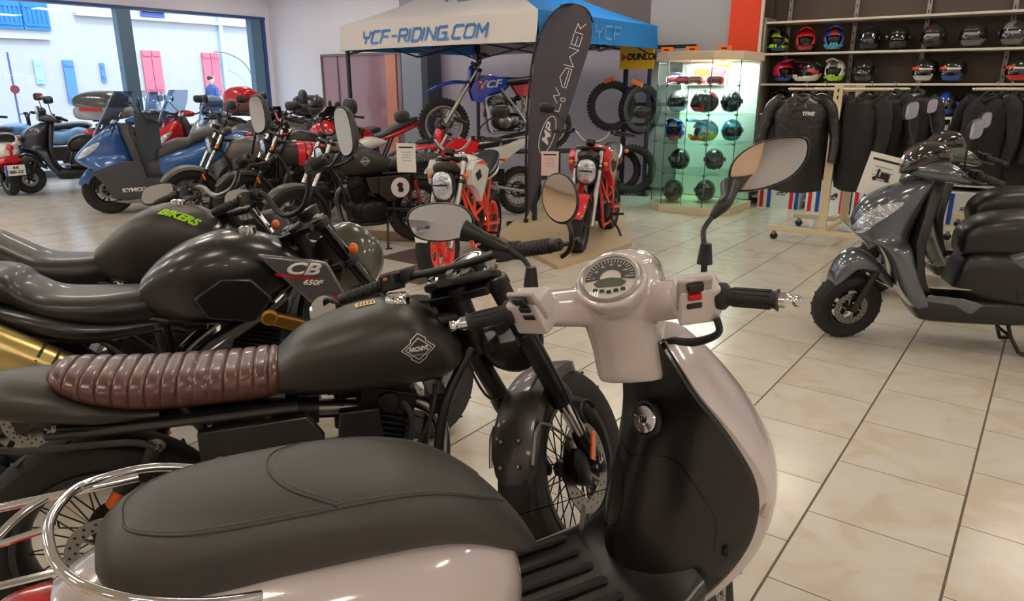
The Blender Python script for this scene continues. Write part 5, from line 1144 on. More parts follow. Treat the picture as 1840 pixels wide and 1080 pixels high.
decal([[(-.03,-.03),(.005,-.05),(.03,-.03),(.02,0),(.035,.03),(0,.05),(-.03,.035),(-.02,0)],], 'roundel_mark', INK, F_, frame((-.62,.1665,.555),(-1,0,.2),(0,0,1)))
EMB = strips([[(-.1,0),(-.045,.042),(-.045,.055),(0,.085),(.045,.055),(.045,.042),(.1,0),(.045,-.042),(.045,-.055),(0,-.085),(-.045,-.055),(-.045,-.042),(-.1,0)], [(-.078,0),(0,.062),(.078,0),(0,-.062),(-.078,0)]], .0045)
def emblem(rt, T, c, k, side, m=PAPER, ang=0):
    M = frame(c, (side*-1,0,0), (0,0,1)) @ MX.Rotation(R_(ang), 4, 'Z') @ MX.Diagonal((k,k,k,1))
    decal(EMB, 'tank_emblem', m, rt, M, T, depth=.0004/k, reach=.3); text('ARCHIVE', 'lettering', m, rt, .036*k, M @ MX.Diagonal((1/k,1/k,1/k,1)), T, sx=.78, bold=.0008, depth=.0004)
    text('MOTORCYCLE', 'lettering', m, rt, .012*k, M @ MX.Translation((0,-.034,0)) @ MX.Diagonal((1/k,1/k,1/k,1)), T, depth=.0004)
emblem(F_, FT, (-.3,.4,.81), .5, 1)
# black bike with red striped tank
STR = mat('tank_red', (214,28,44), .35, coat=.4)
tkE = [(-.03,.70,.80,.06,2.6),(-.08,.66,.88,.1,2.6),(-.2,.64,.90,.125,2.8),(-.34,.64,.895,.13,2.8),(-.5,.66,.86,.12,2.8),(-.56,.69,.80,.09,2.6)]
E_r, ES, ET = moto('retro_motorcycle', 'black retro motorcycle with red tank and two black tank stripes, facing left', -2.45, 7.58, 212, dict(steer=10, R=.31, xa=.37, xr=-.95, tank=tkE, tm=MG, cap=-.2,
  seat=[(-.52,.72,.82,.11,2.6),(-.6,.71,.87,.14,2.8),(-.75,.72,.88,.14,2.8),(-.9,.74,.87,.12,2.6),(-.98,.78,.86,.07,2.4)], sm=mat('brown_leather_seat', (96,62,58), .4), ribbed=1, ff='long', ffm=MG, gaiter=True, half=.38, rise=.11, lampc=(.12,0,.86),
  bodies=[('tail_cowl', [(-.9,.74,.88,.1,2.4),(-1.02,.78,.92,.12,2.4),(-1.15,.82,.9,.08,2.4),(-1.22,.84,.87,.04,2.2)], mat('cowl_pale', (200,196,190), .3, coat=.5))]))
def sect(st, x0, x1, gr=.0015, k=6):
    fine = cr([tuple(q)+((2.4, 1, 0)[len(q)-4:] if len(q) < 7 else ()) for q in st], k*3); return [(q[0],q[1]-gr,q[2]+gr,q[3]+gr,*q[4:]) for q in fine if min(x0,x1) <= q[0] <= max(x0,x1)]
MB().shell(sect(tkE,-.20,-.57), 32, 1).build('tank_panel', STR, E_r); MB().shell(sect(tkE,-.27,-.295,.0025), 32, 1).build('tank_stripe', BLK, E_r)
MB().shell(sect(tkE,-.335,-.36,.0025), 32, 1).build('tank_stripe', BLK, E_r)
D_r, DS, DT = moto('retro_motorcycle', 'grey tank retro motorcycle at the left of the retro row, orange fork reflector', -3.1, 7.82, 212, dict(steer=8, R=.32, xa=.37, xr=-.95,
  tank=[(-.03,.72,.80,.06,2.6),(-.08,.68,.88,.1,2.6),(-.2,.66,.93,.13,2.8),(-.34,.66,.93,.135,2.8),(-.5,.68,.88,.12,2.8),(-.56,.71,.82,.09,2.6)], tm=mat('tank_grey', (104,100,96), .35, coat=.4), cap=-.2,
  seat=cafe_seat, ff='long', ffm=mat('fender_grey', (96,90,82), .4), gaiter=False, half=.38, rise=.1, lampc=(.12,0,.86), lm=DARKM, spring=SR,
  panels=[('tank_stripe', [(-.2,.74),(-.3,.74),(-.28,.71),(-.21,.71)], .12, .135, mat('stripe_pink', (190,70,90), .4))]))
for o, S in ((D_r, DS), (E_r, ES)):
    put(MB().use(AMB).box((.25,.125,.55), (.02,.006,.07), MX.Rotation(.35, 3, 'Y')).build('fork_reflector', None, o), S)
# dark naked bike with red clamp and grey seat behind the retro row
moto('motorcycle', 'dark motorcycle with red handlebar clamp and grey seat behind the striped tank', -2.75, 8.75, 212, dict(steer=15, style='cast', R=.3, xa=.42, xr=-.98, tank=[(-.03,.78,.84,.06,2.6),(-.1,.74,.92,.12,2.6),(-.25,.72,.95,.15,2.8),(-.42,.74,.9,.12,2.8),(-.52,.78,.84,.08,2.6)], tm=DARKM, seat=[(-.45,.8,.86,.1,2.6),(-.6,.79,.88,.14,2.8),(-.8,.82,.93,.14,2.8),(-1.0,.88,.97,.1,2.6)], sm=mat('seat_grey'), bm=RED, lamp='modern', lampc=(.16,0,.92), fm=mat('frame_red', (200,30,36), .35, coat=.5)))
sp_, _, _ = moto('sport_motorcycle', 'red and grey sports motorcycle with high tail in front of the brown glazed panel', -2.33, 9.7, 200, dict(steer=0, style='cast', R=.3, xa=.42, xr=-.92, w=.11, wr=.15, rim=mat('rim_red', (190,30,40), .3, coat=.5), tank=[(-.03,.78,.84,.06,2.6),(-.1,.72,.93,.14,2.6),(-.25,.7,.97,.17,2.8),(-.42,.72,.9,.13,2.8),(-.52,.76,.82,.08,2.6)], tm=RED,
  seat=[(-.48,.78,.83,.1,2.6),(-.6,.79,.86,.14,2.8),(-.75,.84,.95,.14,2.8),(-.95,.93,1.03,.12,2.6),(-1.1,.99,1.06,.06,2.6)], sm=mat('seat_grey'), bodies=[('tail_fairing', [(-.5,.72,.78,.1,2.6),(-.75,.78,.87,.15,2.6),(-1.0,.88,.97,.12,2.6),(-1.22,.98,1.03,.05,2.4)], RED), ('front_fairing', [(.34,.72,.82,.08,2.4),(.26,.64,.98,.17,2.4),(.1,.5,1.05,.22,2.6),(-.1,.45,.9,.21,2.6),(-.3,.42,.7,.17,2.6)], RED)], lamp=None, rise=.0, back=.06, exh=1, shocks=False, ffm=RED, mh=.1))
screen(sp_, None, [(.28,.98,.13),(.2,1.1,.13),(.1,1.2,.08)], SMOKE)
# ------------------------------------------------------------------ small naked bikes
def mini(name, label, cx, cy, hdg, st, tm, tm2, fcol, rimc, z=0, lampk='modern'):
    r_ = moto(name, label, cx, cy, hdg, dict(steer=st, style='cast', R=.265, xa=.33, xr=-.87, w=.12, wr=.14, zs=.92, rim=rimc, disc=.11, sep=.105, fu=ALU, fl=ALU, split=.5, ru=.026, rl=.024, bm=ALU, half=.36, rise=.09, back=.09, mh=.2, mw=.05, ms=(.15,.1), lamp=lampk, lampc=(.17,0,.74), lm=DARKM,
      tank=[(-.02,.72,.78,.06,2.6),(-.07,.68,.86,.12,2.6),(-.2,.66,.93,.16,2.8),(-.36,.66,.9,.15,2.8),(-.48,.69,.8,.1,2.6)], tm=tm, cap=-.24,
      seat=[(-.42,.7,.77,.1,2.6),(-.55,.69,.78,.14,2.8),(-.75,.72,.84,.14,2.8),(-.95,.8,.9,.1,2.6),(-1.03,.85,.9,.05,2.4)], fm=fcol, eng=(-.28,.31), es=.85, shocks=False, ffm=tm2, rf='short', eup=.08,
      bodies=[('tail_fairing', [(-.6,.66,.72,.1,2.6),(-.8,.7,.77,.13,2.6),(-1.0,.78,.84,.08,2.4),(-1.08,.82,.85,.04,2.2)], tm)],
      panels=[('tank_shroud', [(.06,.84),(.0,.9),(-.18,.9),(-.36,.8),(-.3,.72),(-.16,.56),(-.08,.66),(.04,.72)], .13, .19, tm), ('shroud_scoop', [(-.0,.8),(-.12,.83),(-.16,.76),(-.06,.74)], .185, .194, BLK)]))
    rt, S, T = r_
    b = MB().use(fcol)
    for s in (-1, 1):
        P_ = [(.0,s*.06,.78),(-.14,s*.13,.62),(-.3,s*.15,.5),(-.42,s*.13,.42)]; b.tube(P_, .016, 10); b.tube([(-.02,s*.06,.72),(-.12,s*.14,.45),(-.2,s*.14,.4)], .014, 8); b.tube([(-.14,s*.13,.62),(-.12,s*.14,.45)], .012, 8); b.tube([(-.3,s*.15,.5),(-.12,s*.14,.45)], .012, 8); b.tube([(-.3,s*.15,.5),(-.28,s*.14,.66)], .012, 8)
    b.build('trellis_frame', None, rt)
    put(MB().shell([(.03,.78,.86,.07,2.6),(.1,.79,.9,.1,2.6),(.16,.82,.9,.09,2.6),(.2,.84,.87,.06,2.4)], 24, 4).build('lamp_cowl', DARKM, rt), S)
    return rt, S, T
W_r, WS, _ = mini('naked_motorcycle', 'small white naked motorcycle with orange red wheels and frame, price card on the bars', -.47, 5.72, 254, -8, WHITE, WHITE, ORANGE, mat('rim_orange_red', (240,62,44), .3, coat=.6))
plate_card(W_r, (.2,-.30,.93), .15, .22, 8, name='price_card')
for s in (-1, 1): MB().use(ORANGE).prism([(-.0,.88),(-.18,.895),(-.3,.84),(-.18,.86)], s*.19, s*.196).build('shroud_stripe', None, W_r)
R_r, RS_, _ = mini('naked_motorcycle', 'small red naked motorcycle standing on the beige board', .72, 6.68, 250, 6, RED, RED, RED, BLK, .036)
plate_card(R_r, (.16,-.34,.78), .16, .22, 10, mat('paper_pink', (238,206,204), .7), name='price_card')
for s in (-1, 1): MB().use(BLK).prism([(-.05,.78),(-.2,.8),(-.2,.72),(-.1,.7)], s*.19, s*.197).build('shroud_insert', None, R_r)
# ------------------------------------------------------------------ off-road bikes
def dirt(name, label, cx, cy, hdg, m1, mseat, mside, z=0, st=0, R=.32, graph=None, fk=ALU):
    rt, S, T = moto(name, label, cx, cy, hdg, dict(z=z, steer=st, R=R, Rr=R-.03, xa=.42, xr=-.9, w=.08, wr=.11, zs=.98, knob=True, rim=ALU, disc=.11, sep=.09, fu=ALU, fl=fk, split=.55, ru=.02, rl=.026, bm=DARKM, half=.38, rise=.1, back=.05, mir=0, lamp=None,
      tank=[(-.0,.70,.78,.05,2.6),(-.06,.66,.88,.09,2.6),(-.16,.66,.90,.11,2.8),(-.3,.7,.87,.09,2.6),(-.38,.76,.84,.06,2.6)], tm=m1, cap=-.16,
      seat=[(-.2,.82,.87,.06,2.6),(-.32,.78,.88,.09,2.8),(-.55,.79,.88,.1,2.8),(-.8,.84,.93,.1,2.8),(-1.0,.9,.96,.06,2.6)], sm=mseat, fm=mat('frame_silver', (170,172,176), .35, .6), em=DARKM, ec=STEEL, ff='mx', ffm=m1, rf=None, blink=0, eng=(-.3,.36), es=.95, shocks=False, ezp=.62, eup=.12, mm=BLK, ey=-.12,
      panels=[('radiator_shroud', [(.1,.72),(.06,.82),(-.1,.9),(-.36,.86),(-.3,.76),(-.12,.68),(-.02,.58),(.06,.6)], .1, .145, m1), ('side_panel', [(-.42,.78),(-.62,.8),(-.98,.9),(-.92,.82),(-.68,.66),(-.5,.66)], .09, .12, mside)]))
    MB().shell([(-.75,.82,.86,.09,2.6),(-.95,.88,.91,.09,2.6),(-1.2,.92,.94,.06,2.4),(-1.28,.92,.93,.02,2.2)], 20, 5).build('rear_fender', mside, rt)
    k = MB().use(STEEL); a = V((-.62,0,.42)); t = V((-.5,0,.78)); k.cyl(a, t, .016); d = t-a; k.use(mat('spring_yellow', (220,150,30), .35)); k.tube([a+d*(.15+.6*i/50)+V((.032*cos(i), .032*sin(i), 0)) for i in range(50)], .006, 5); k.build('shock_absorber', None, rt)
    return rt, S, T
BD, BS, BT = dirt('dirt_bike', 'blue off-road motorcycle raised on a tall black stand under the tent', -.42, 9.1, 190, paint('mx_blue', (28,62,190)), mat('seat_dark_green', (22,34,34), .6), paint('mx_side_red', (200,60,70)), z=.68)
for s in (-1, 1):
    M = frame((-.13,s*.3,.80), (-s,0,-s*.12 if s > 0 else .12), (0,0,1)); tgt = [c for c in BD.children if c.name.startswith('radiator_shroud')][0 if s < 0 else 1]
    text('YCF', 'lettering', PAPER, BD, .12, frame((-.12,s*.147,.79),(-s,0,.1),(0,0,1)), sx=1.3, bold=.004, shear=.3); text('Y', 'lettering', SR, BD, .12, frame((-.0,s*.1485,.77),(-s,0,.1),(0,0,1)), sx=1.3, bold=.004, shear=.3)
BDb = BD
WD, WS2, _ = dirt('dirt_bike', 'white and red off-road motorcycle behind the white naked one', -.74, 8.15, 203, paint('mx_red', (220,24,40)), SATIN, WHITE, R=.31, st=8)
b = MB()
for s in (-1, 1): b.prism([(-.3,.74),(-.55,.76),(-.95,.88),(-.9,.8),(-.6,.6),(-.4,.55)], s*.121, s*.135)
b.build('white_side_cover', WHITE, WD, bevel=.006)
stn = root('bike_stand', 'tall black square-tube stand carrying the blue off-road motorcycle', 'stand', -.16, 9.14, 190)
b = MB().use(TUBEK)
for x in (-.72, .25):
    for y in (-.2, .2): MB().use(TUBEK).box((x,y,.33), (.035,.035,.66)).build('leg', None, stn)
for x in (-.72, .25): b.box((x,0,.64), (.035,.4,.035)); b.box((x,0,.1), (.03,.4,.03))
b.build('crossbars', None, stn); MB().box((-.27,0,.668), (1.85,.42,.02)).build('platform', TUBEK, stn, bevel=.003)

moto('motorcycle', 'blue motorcycle tail at the left edge behind the black naked bikes', -3.85, 3.05, 196, dict(steer=0, style='cast', R=.3, xa=.42, xr=-1.0, tank=[(-.03,.74,.8,.07,2.6),(-.1,.7,.92,.14,2.6),(-.3,.7,.95,.16,2.8),(-.5,.74,.84,.1,2.6)], tm=paint('bike_blue', (24,50,150)), seat=[(-.5,.74,.8,.1,2.6),(-.7,.74,.82,.14,2.8),(-.9,.76,.84,.12,2.6),(-1.0,.78,.83,.06,2.4)], bodies=[('tail_fairing', [(-.6,.66,.74,.1,2.6),(-.9,.7,.79,.13,2.6),(-1.15,.74,.81,.1,2.4),(-1.3,.76,.79,.04,2.2)], paint('bike_blue', (24,50,150)))], mir=0, blink=0, shocks=False))
# ------------------------------------------------------------------ black naked bike with lime tank lettering
CARB = mat('black_satin_paint', (18,18,20), .28, coat=.25); CARBM = mat('matte_grey_black', (40,37,34), .42)
mt, mS, mT = moto('naked_motorcycle', 'matte black naked motorcycle with lime green tank lettering, second row at left', -1.242, 3.182, 18, dict(steer=40, style='cast', R=.3, xa=.42, xr=-1.0, w=.12, wr=.17, zs=.96, half=.38, rise=.07, back=.1, bm=STEEL, lamp='modern', lampc=(.18,0,.82), mh=.14, mw=.02, ms=(.16,.1), mir=0,
  tank=[(.0,.74,.82,.07,2.6),(-.05,.70,.89,.13,2.6),(-.13,.66,.95,.17,2.7),(-.26,.64,.975,.18,2.8),(-.38,.64,.94,.165,2.8),(-.48,.65,.87,.13,2.6),(-.56,.68,.8,.09,2.5)], tm=CARBM, cap=-.22,
  seat=[(-.5,.65,.78,.08,2.5),(-.6,.64,.775,.13,2.7),(-.75,.67,.79,.15,2.8),(-.86,.72,.85,.15,2.8),(-.95,.77,.90,.14,2.8),(-1.15,.84,.93,.1,2.5)], sm=SATIN, shocks=False, eng=(-.28,.36), es=1.1,
  bodies=[('tail_fairing', [(-.8,.66,.76,.1,2.6),(-.95,.71,.82,.14,2.6),(-1.15,.8,.87,.1,2.4),(-1.25,.85,.88,.05,2.2)], CARB), ('air_intake', [(.04,.7,.82,.14,2.6),(-.05,.66,.9,.19,2.6),(-.18,.64,.86,.2,2.6),(-.26,.68,.78,.17,2.4)], CARB)]))
text('BIKERS', 'lettering', mat('lime_paint', (160,215,30), .35), mt, .052, frame((-.215,-.12,.93),(.85,-.1,-.45),(.1,.55,.6)), mT, sx=1.0, bold=.0025, shear=.4, depth=.0004, reach=.12)
text('BIKERS', 'lettering', mat('lime_paint'), mt, .052, frame((-.215,.12,.93),(-.85,-.1,.45),(.1,-.55,.6)), mT, sx=1.0, bold=.0025, shear=.4, depth=.0004, reach=.12)
HEXO = [(-1,-.2),(-.8,.8),(-.1,1),(.8,.75),(1,0),(.75,-.8),(0,-1),(-.75,-.85)]
mirror(mt, mS, (-.02,-.24,1.1), (-.03,-.36,1.25), (.09,.16), (-.95,-.1,.0), outline=HEXO, via=[(-.02,-.3,1.18)]); mirror(mt, mS, (-.02,.24,1.06), (-.07,.50,1.13), (.18,.1), (-.85,-.5,.3), outline=HEXO, via=[(-.02,.3,1.1)])
# ------------------------------------------------------------------ black naked bike with silver wing panel
cb, cS, cT = moto('naked_motorcycle', 'gloss black naked motorcycle with grey side wing and red line, behind the brown seat bike', -.805, 2.731, 18, dict(steer=40, style='cast', R=.3, xa=.44, xr=-1.0, w=.12, wr=.17, zs=.95, sep=.1, ru=.028, rl=.03, fu=GLOSS, fl=STEEL, split=.6, half=.37, rise=.12, back=.09, bm=BLK, lamp='modern', lampc=(.2,0,.80), mir=0, disc=.15, ds=-1,
  tank=[(.0,.74,.82,.07,2.6),(-.08,.68,.89,.13,2.6),(-.18,.63,.935,.17,2.7),(-.29,.61,.945,.185,2.8),(-.42,.61,.91,.17,2.8),(-.52,.63,.85,.13,2.6),(-.58,.66,.79,.1,2.5)], tm=CARB, cap=-.2,
  seat=[(-.5,.64,.74,.07,2.5),(-.58,.63,.755,.12,2.7),(-.72,.65,.755,.15,2.8),(-.86,.68,.77,.15,2.8),(-.93,.71,.81,.145,2.8),(-1.0,.75,.865,.14,2.8),(-1.25,.83,.9,.1,2.5)], sm=SATIN, shocks=False, eng=(-.25,.36), es=1.15, ec=DARKM, rf=None,
  bodies=[('tail_fairing', [(-.55,.6,.66,.1,2.6),(-.75,.58,.69,.16,2.6),(-.95,.62,.76,.165,2.6),(-1.2,.74,.83,.1,2.4)], CARB)], exh=0))
WGM = mat('wing_grey', (104,100,102), .25, .4, coat=.8)
for s in (-1, 1):
    wg = MB().prism([(-.17,.89),(.07,.845),(.165,.64),(.08,.60),(-.05,.75),(-.14,.85)], s*.175, s*.205).build('side_wing', WGM, cb, bevel=.01, seg=3)
    MB().prism([(-.12,.818),(.02,.79),(.025,.782),(-.11,.808)], s*.204, s*.2065).build('red_line', REDL, cb); MB().prism([(.08,.72),(.15,.645),(.143,.64),(.072,.712)], s*.204, s*.2065).build('red_line', REDL, cb)
    text('CB', 'lettering', PAPER, cb, .062, frame((-.025,s*.206,.826),(-s,0,s*.12),(0,0,1)), sx=1.5, bold=.002, shear=.35); text('650F', 'lettering', PAPER, cb, .026, frame((.01,s*.206,.773),(-s,0,s*.12),(0,0,1)), sx=1.3, bold=.001, shear=.3)
    MB().tube([(-.02,s*.06,.80),(-.12,s*.14,.70),(-.35,s*.16,.56),(-.52,s*.15,.42),(-.54,s*.13,.3)], [.03,.035,.04,.04,.03], 10, smooth=4, flat=.5).build('frame_spar', GLOSS, cb)
    MB().prism([(-.13,.72),(-.2,.80),(-.3,.81),(-.4,.74),(-.36,.66),(-.2,.63)], s*.165, s*.185).build('knee_panel', CARB, cb, bevel=.012, seg=3)
b = MB().use(mat('muffler_gold_steel', (190,170,110), .28, 1)); b.tube([(-.55,-.2,.36),(-.7,-.21,.44),(-.78,-.22,.5),(-1.1,-.25,.72),(-1.2,-.255,.78)], [.03,.05,.068,.072,.06], 24, smooth=5)
o = b.build('muffler', None, cb); b = MB().use(BLK)
for x in (-.86, -.9): b.lathe([(.072,-.005),(.0745,-.005),(.0745,.005),(.072,.005)], (x,-.228,.5+(-.78-x)*.69), (-.32,-.03,.22), 24, True)
b.build('muffler_band', None, o)
b = MB().use(mat('bronze_cover', (150,110,50), .35, .8)); b.box((-.1,-.155,.62), (.17,.04,.05), MX.Rotation(.35,3,'Y')); b.lathe([(.001,.02),(.03,.018),(.034,0)], (-.15,-.17,.645), (0,-1,0), 18); b.build('bronze_engine_cover', None, cb, bevel=.008)
mirror(cb, cS, (-.02,-.23,1.10), (-.02,-.37,1.20), (.085,.18), (-.98,.0,.0), outline=HEXO, via=[(-.02,-.30,1.12)]); mirror(cb, cS, (-.02,.24,1.05), (-.04,.34,1.13), (.13,.11), (-.85,-.5,.15), outline=HEXO, via=[(-.0,.3,1.1)])
put(MB().shell([(.08,.70,.90,.08,2.6),(.17,.66,.95,.13,2.6),(.26,.70,.90,.12,2.6),(.3,.76,.84,.07,2.4)], 28, 5).build('lamp_cowl', mat('cowl_olive', (62,60,46), .3, coat=.6), cb), cS)
# ------------------------------------------------------------------ café racer with brown ribbed seat
ATK = [(-.02,.74,.77,.05,2.5),(-.045,.72,.815,.10,2.5),(-.1,.70,.875,.14,2.5),(-.17,.695,.912,.157,2.5),(-.26,.69,.908,.157,2.5),(-.35,.688,.885,.148,2.6),(-.44,.69,.85,.128,2.6),(-.5,.695,.80,.105,2.6)]
ar, aS, aT = moto('cafe_racer', 'matte black café racer with brown ribbed leather seat, in front of the grey winged bike', -.13, 1.90, 16, dict(steer=48, R=.315, xa=.345, xr=-.96, w=.11, wr=.13, zs=.945, sep=.098, ru=.0215, rl=.028, fu=CHR, fl=BLK, split=.8, half=.345, rise=.005, back=.07, bm=BLK, mir=0, lampc=(.17,0,.76), lr=.095,
  tank=ATK, tm=MG, cap=-.185, blink=2, tl=-1.37, tz=.74, seat=[(-.49,.71,.785,.09,2.6),(-.52,.70,.80,.118,2.7),(-.62,.70,.795,.125,2.8),(-.8,.705,.80,.128,2.8),(-.92,.73,.81,.12,2.7),(-.99,.765,.82,.10,2.5),(-1.02,.79,.82,.06,2.3)], sm=mat('brown_leather', (78,44,37), .33, coat=.2, bump=.15, bscale=120), ribbed=1,
  ff='long', fa=(74,170), ffm=mat('fender_satin', (52,48,46), .35, coat=.3), rf=None, disc=.14, ds=-1, eng=(-.3,.40), es=1.0, em=ENG, exh=1, ezp=.2, shtop=(-.79,0,.64), spring=mat('spring_copper', (190,100,40), .35, .6),
  bodies=[('tail_cowl', [(-.78,.69,.72,.115,3),(-.9,.69,.745,.135,2.8),(-1.0,.695,.785,.135,2.6),(-1.1,.71,.80,.12,2.5),(-1.25,.735,.79,.085,2.4),(-1.36,.755,.775,.03,2.2)], MG), ('seat_base', [(-.46,.672,.70,.12,4),(-.8,.672,.70,.13,4),(-1.0,.68,.71,.12,4)], BLK)],
  panels=[('side_cover', [(-.70,.655),(-.44,.665),(-.40,.60),(-.44,.53),(-.64,.50),(-.70,.56)], .10, .135, mat('cover_olive_black', (34,34,30), .4, coat=.3)), ('battery_cover', [(-.36,.66),(-.26,.66),(-.25,.57),(-.37,.56)], .09, .125, BLK)]))
emblem(ar, aT, (-.155,-.4,.825), .44, -1)
emblem(ar, aT, (-.125,.4,.835), .44, 1)
ci = [c for c in ar.children if c.name.startswith('side_cover')]
text('CAFE RACER', 'lettering', mat('bronze_lettering', (150,104,84), .4, .5), ar, .03, frame((-.58,-.137,.575),(1,0,0),(0,0,1)), sx=1.1, bold=.001, shear=.2)
b = MB(); b.lathe([(.001,.026),(.012,.026),(.016,.02),(.030,.018),(.034,.012),(.035,0),(.035,-.03)], (-.185,0,.906), (-.05,0,1), 32); b.box((-.185,0,.93), (.05,.014,.006)); [b.lathe([(.001,.004),(.003,.004),(.003,0)], (-.185+.028*cos(k*pi/3),.028*sin(k*pi/3),.924), (0,0,1), 8) for k in range(6)]; b.build('filler_cap', CHR, ar)
decal([[(-.026,-.02),(.026,-.02),(.026,.02),(-.026,.02)]], 'gold_sticker', mat('gold_foil', (215,180,120), .3, .8), ar, frame((-.27,-.045,1.2),(1,0,0),(0,1,.2)), aT, reach=.5); decal([[(-.02+.009*k,-.014),(-.016+.009*k,-.014),(-.012+.009*k,.012),(-.016+.009*k,.012)] for k in range(5)], 'sticker_bars', INK, ar, frame((-.27,-.045,1.2),(1,0,0),(0,1,.2)), aT, depth=.0012, reach=.5)
for s in (-1, 1):
    MB().tube([(-1.02,s*.128,.688),(-.8,s*.135,.688),(-.46,s*.128,.69)], .009, 8, smooth=3).build('seat_rail_trim', DARKM, ar)
    MB().tube([(-1.2,s*.125,.70),(-1.08,s*.135,.665),(-.9,s*.14,.66),(-.83,s*.145,.655),(-.79,s*.15,.64)], .0085, 8, smooth=4).build('grab_tube', DARKM, ar)
    k = MB().use(STEEL); k.lathe([(.001,.014),(.008,.014),(.011,.008),(.018,.007),(.02,0)], (-.79,s*.135,.64), (0,s,0), 20); k.build('shock_bolt', None, ar)
    k = MB().use(mat('reservoir_orange', (200,90,30), .3, .6)); k.cyl((-.875,s*.15,.54), (-.90,s*.15,.50), .02, 18); k.use(BLK).cyl((-.85,s*.15,.585), (-.875,s*.15,.54), .024, 18); k.build('shock_reservoir', None, ar)
    a_, t_ = V((0,s*.098,.945)), V((.345,s*.098,.315))
    put(MB().use(SATIN).cyl(t_.lerp(a_,.42), t_.lerp(a_,.985), .029, 20).build('fork_sleeve', None, ar), aS)
    put(MB().use(BLK).lathe([(.024,-.02),(.034,-.018),(.036,0),(.034,.03),(.024,.032)], t_.lerp(a_,.40), a_-t_, 18).build('fork_collar', None, ar), aS)
    put(MB().use(AMB).box((.27,s*.137,.40), (.022,.006,.085), MX.Rotation(.5,3,'Y')).build('fork_reflector', None, ar), aS)
    mirror(ar, aS, (-.075,s*.35,.95), (-.12,s*(.43 if s > 0 else .40),.96 if s > 0 else 1.08), (.095,.095) if s > 0 else (.085,.12), (-.97,-.27,.3) if s > 0 else (-.97,-.25,.05), e=2, via=[(-.09,s*.38,.96),(-.12,s*.41,.99)], name='bar_end_mirror', depth=.03)
put(MB().use(BLK).lathe([(.001,-.05),(.045,-.045),(.05,0),(.047,.004)], (.03,.0,1.0), (-.45,0,1), 28).use(CHR).lathe([(.044,.003),(.05,.003),(.05,.01),(.044,.01)], (.03,0,1.0), (-.45,0,1), 28, True).build('speedometer', None, ar), aS)
for s in (-1, 1): put(MB().use(CHR).lathe([(.001,.022),(.009,.022),(.011,.014),(.02,.012),(.021,0)], (-.005,s*.098,.962), (-.48,0,.88), 6).build('fork_cap', None, ar), aS)
put(MB().use(CHR).lathe([(.001,.024),(.014,.024),(.016,.012),(.024,.01),(.025,0)], (-.045,0,.962), (-.48,0,.88), 6).use(BLK).lathe([(.001,.014),(.018,.012),(.022,0)], (-.05,-.05,.965), (-.48,0,.88), 20).build('stem_nut', None, ar), aS)
put(MB().shell([(-.09,.945,.965,.03,3),(-.05,.94,.967,.1,4),(.0,.935,.965,.125,4),(.03,.935,.96,.05,3)], 24, 4).build('yoke_plate', SATIN, ar), aS)
b = MB(); b.tube([(.0,-.1,.9),(.06,-.14,.78),(.12,-.16,.62),(.2,-.15,.48),(.3,-.12,.36)], .004, 6, smooth=6); b.tube([(.02,.1,.9),(.1,.13,.75),(.14,.1,.6),(.22,.04,.62)], .004, 6, smooth=6); b.tube([(.02,-.08,.92),(.12,-.11,.84),(.16,-.1,.7),(.1,-.06,.6)], .004, 6, smooth=6)
put(b.build('brake_hose', BLK, ar), aS)
b = MB().use(mat('caliper_black', (34,33,32), .35, .5)); b.shell([(.215,.31,.36,.012,3,1,-.085),(.24,.29,.40,.024,3,1,-.085),(.275,.28,.39,.024,3,1,-.085),(.295,.31,.35,.012,3,1,-.085)], 18, 4); b.use(STEEL); [b.cyl((.26+.03*k,-.125,.29+.04*k),(.26+.03*k,-.08,.29+.04*k),.007,8) for k in range(3)]; put(b.build('brake_caliper', None, ar), aS)
for s in (-1, 1): put(MB().use(STEEL).tube([(.24,s*.085,.43),(.1,s*.078,.52),(.03,s*.07,.42)], .005, 6, smooth=3).build('fender_stay', None, ar), aS)
# small sub-assemblies around the carburettor and coil
b = MB().use(mat('rubber_boot', (26,26,26), .6)); b.tube([(-.2,-.06,.66),(-.17,-.09,.60),(-.19,-.1,.52)], .01, 8, smooth=4); b.tube([(-.1,-.05,.68),(-.12,-.09,.6),(-.2,-.1,.46),(-.28,-.12,.34)], .006, 8, smooth=4); b.box((-.09,0,.62), (.05,.1,.06)); b.build('wiring_and_hoses', None, ar)
# ------------------------------------------------------------------ pearl white scooter in the foreground
PW = mat('pearl_white', (206,196,196), .16, 0, coat=1, spec=.6); LEG = mat('legshield_black', (20,20,19), .30, bump=.25, bscale=420, bdist=.0006, coat=.12)
SEATM = mat('seat_vinyl', (54,51,48), .5, bump=.35, bscale=700, bdist=.0006)
dj = root('retro_scooter', 'pearl white retro scooter with chrome rack and round dial, nearest the camera', 'scooter', .22, 1.45, 28)
dS = steer_m(1.03, .33, .24, 44, -.02)
wheel(dj, 'front_wheel', (.33,0,.24), .24, .12, 'cast', ALU, dS, False, .1, .145, dside=-1); wheel(dj, 'rear_wheel', (-1.02,0,.24), .24, .12, 'cast', ALU, None, False, 0, .145)
for s in (-1, 1): put(MB().use(ALU).tube([(.24,s*.075,.5),(.33,s*.085,.24)], [.024,.02], 12).cyl((.33,s*.07,.24),(.33,s*.115,.24),.014).build('fork_leg', None, dj), dS)
put(MB().fender((.33,0,.24), .275, 5, 170, .17, drop=1.2).build('front_fender', PW, dj), dS)
Z = [.30,.36,.42,.48,.54,.60,.66,.72,.78,.84,.90,.95]; HWD = [.145,.18,.202,.217,.224,.225,.218,.20,.175,.143,.11,.075]; XC = [.05,.055,.06,.07,.08,.088,.094,.10,.10,.092,.08,.07]; XE = [.15,.19,.23,.255,.265,.26,.24,.205,.165,.12,.09,.07]; XN = [.26,.33,.38,.41,.42,.415,.40,.37,.33,.28,.22,.16]
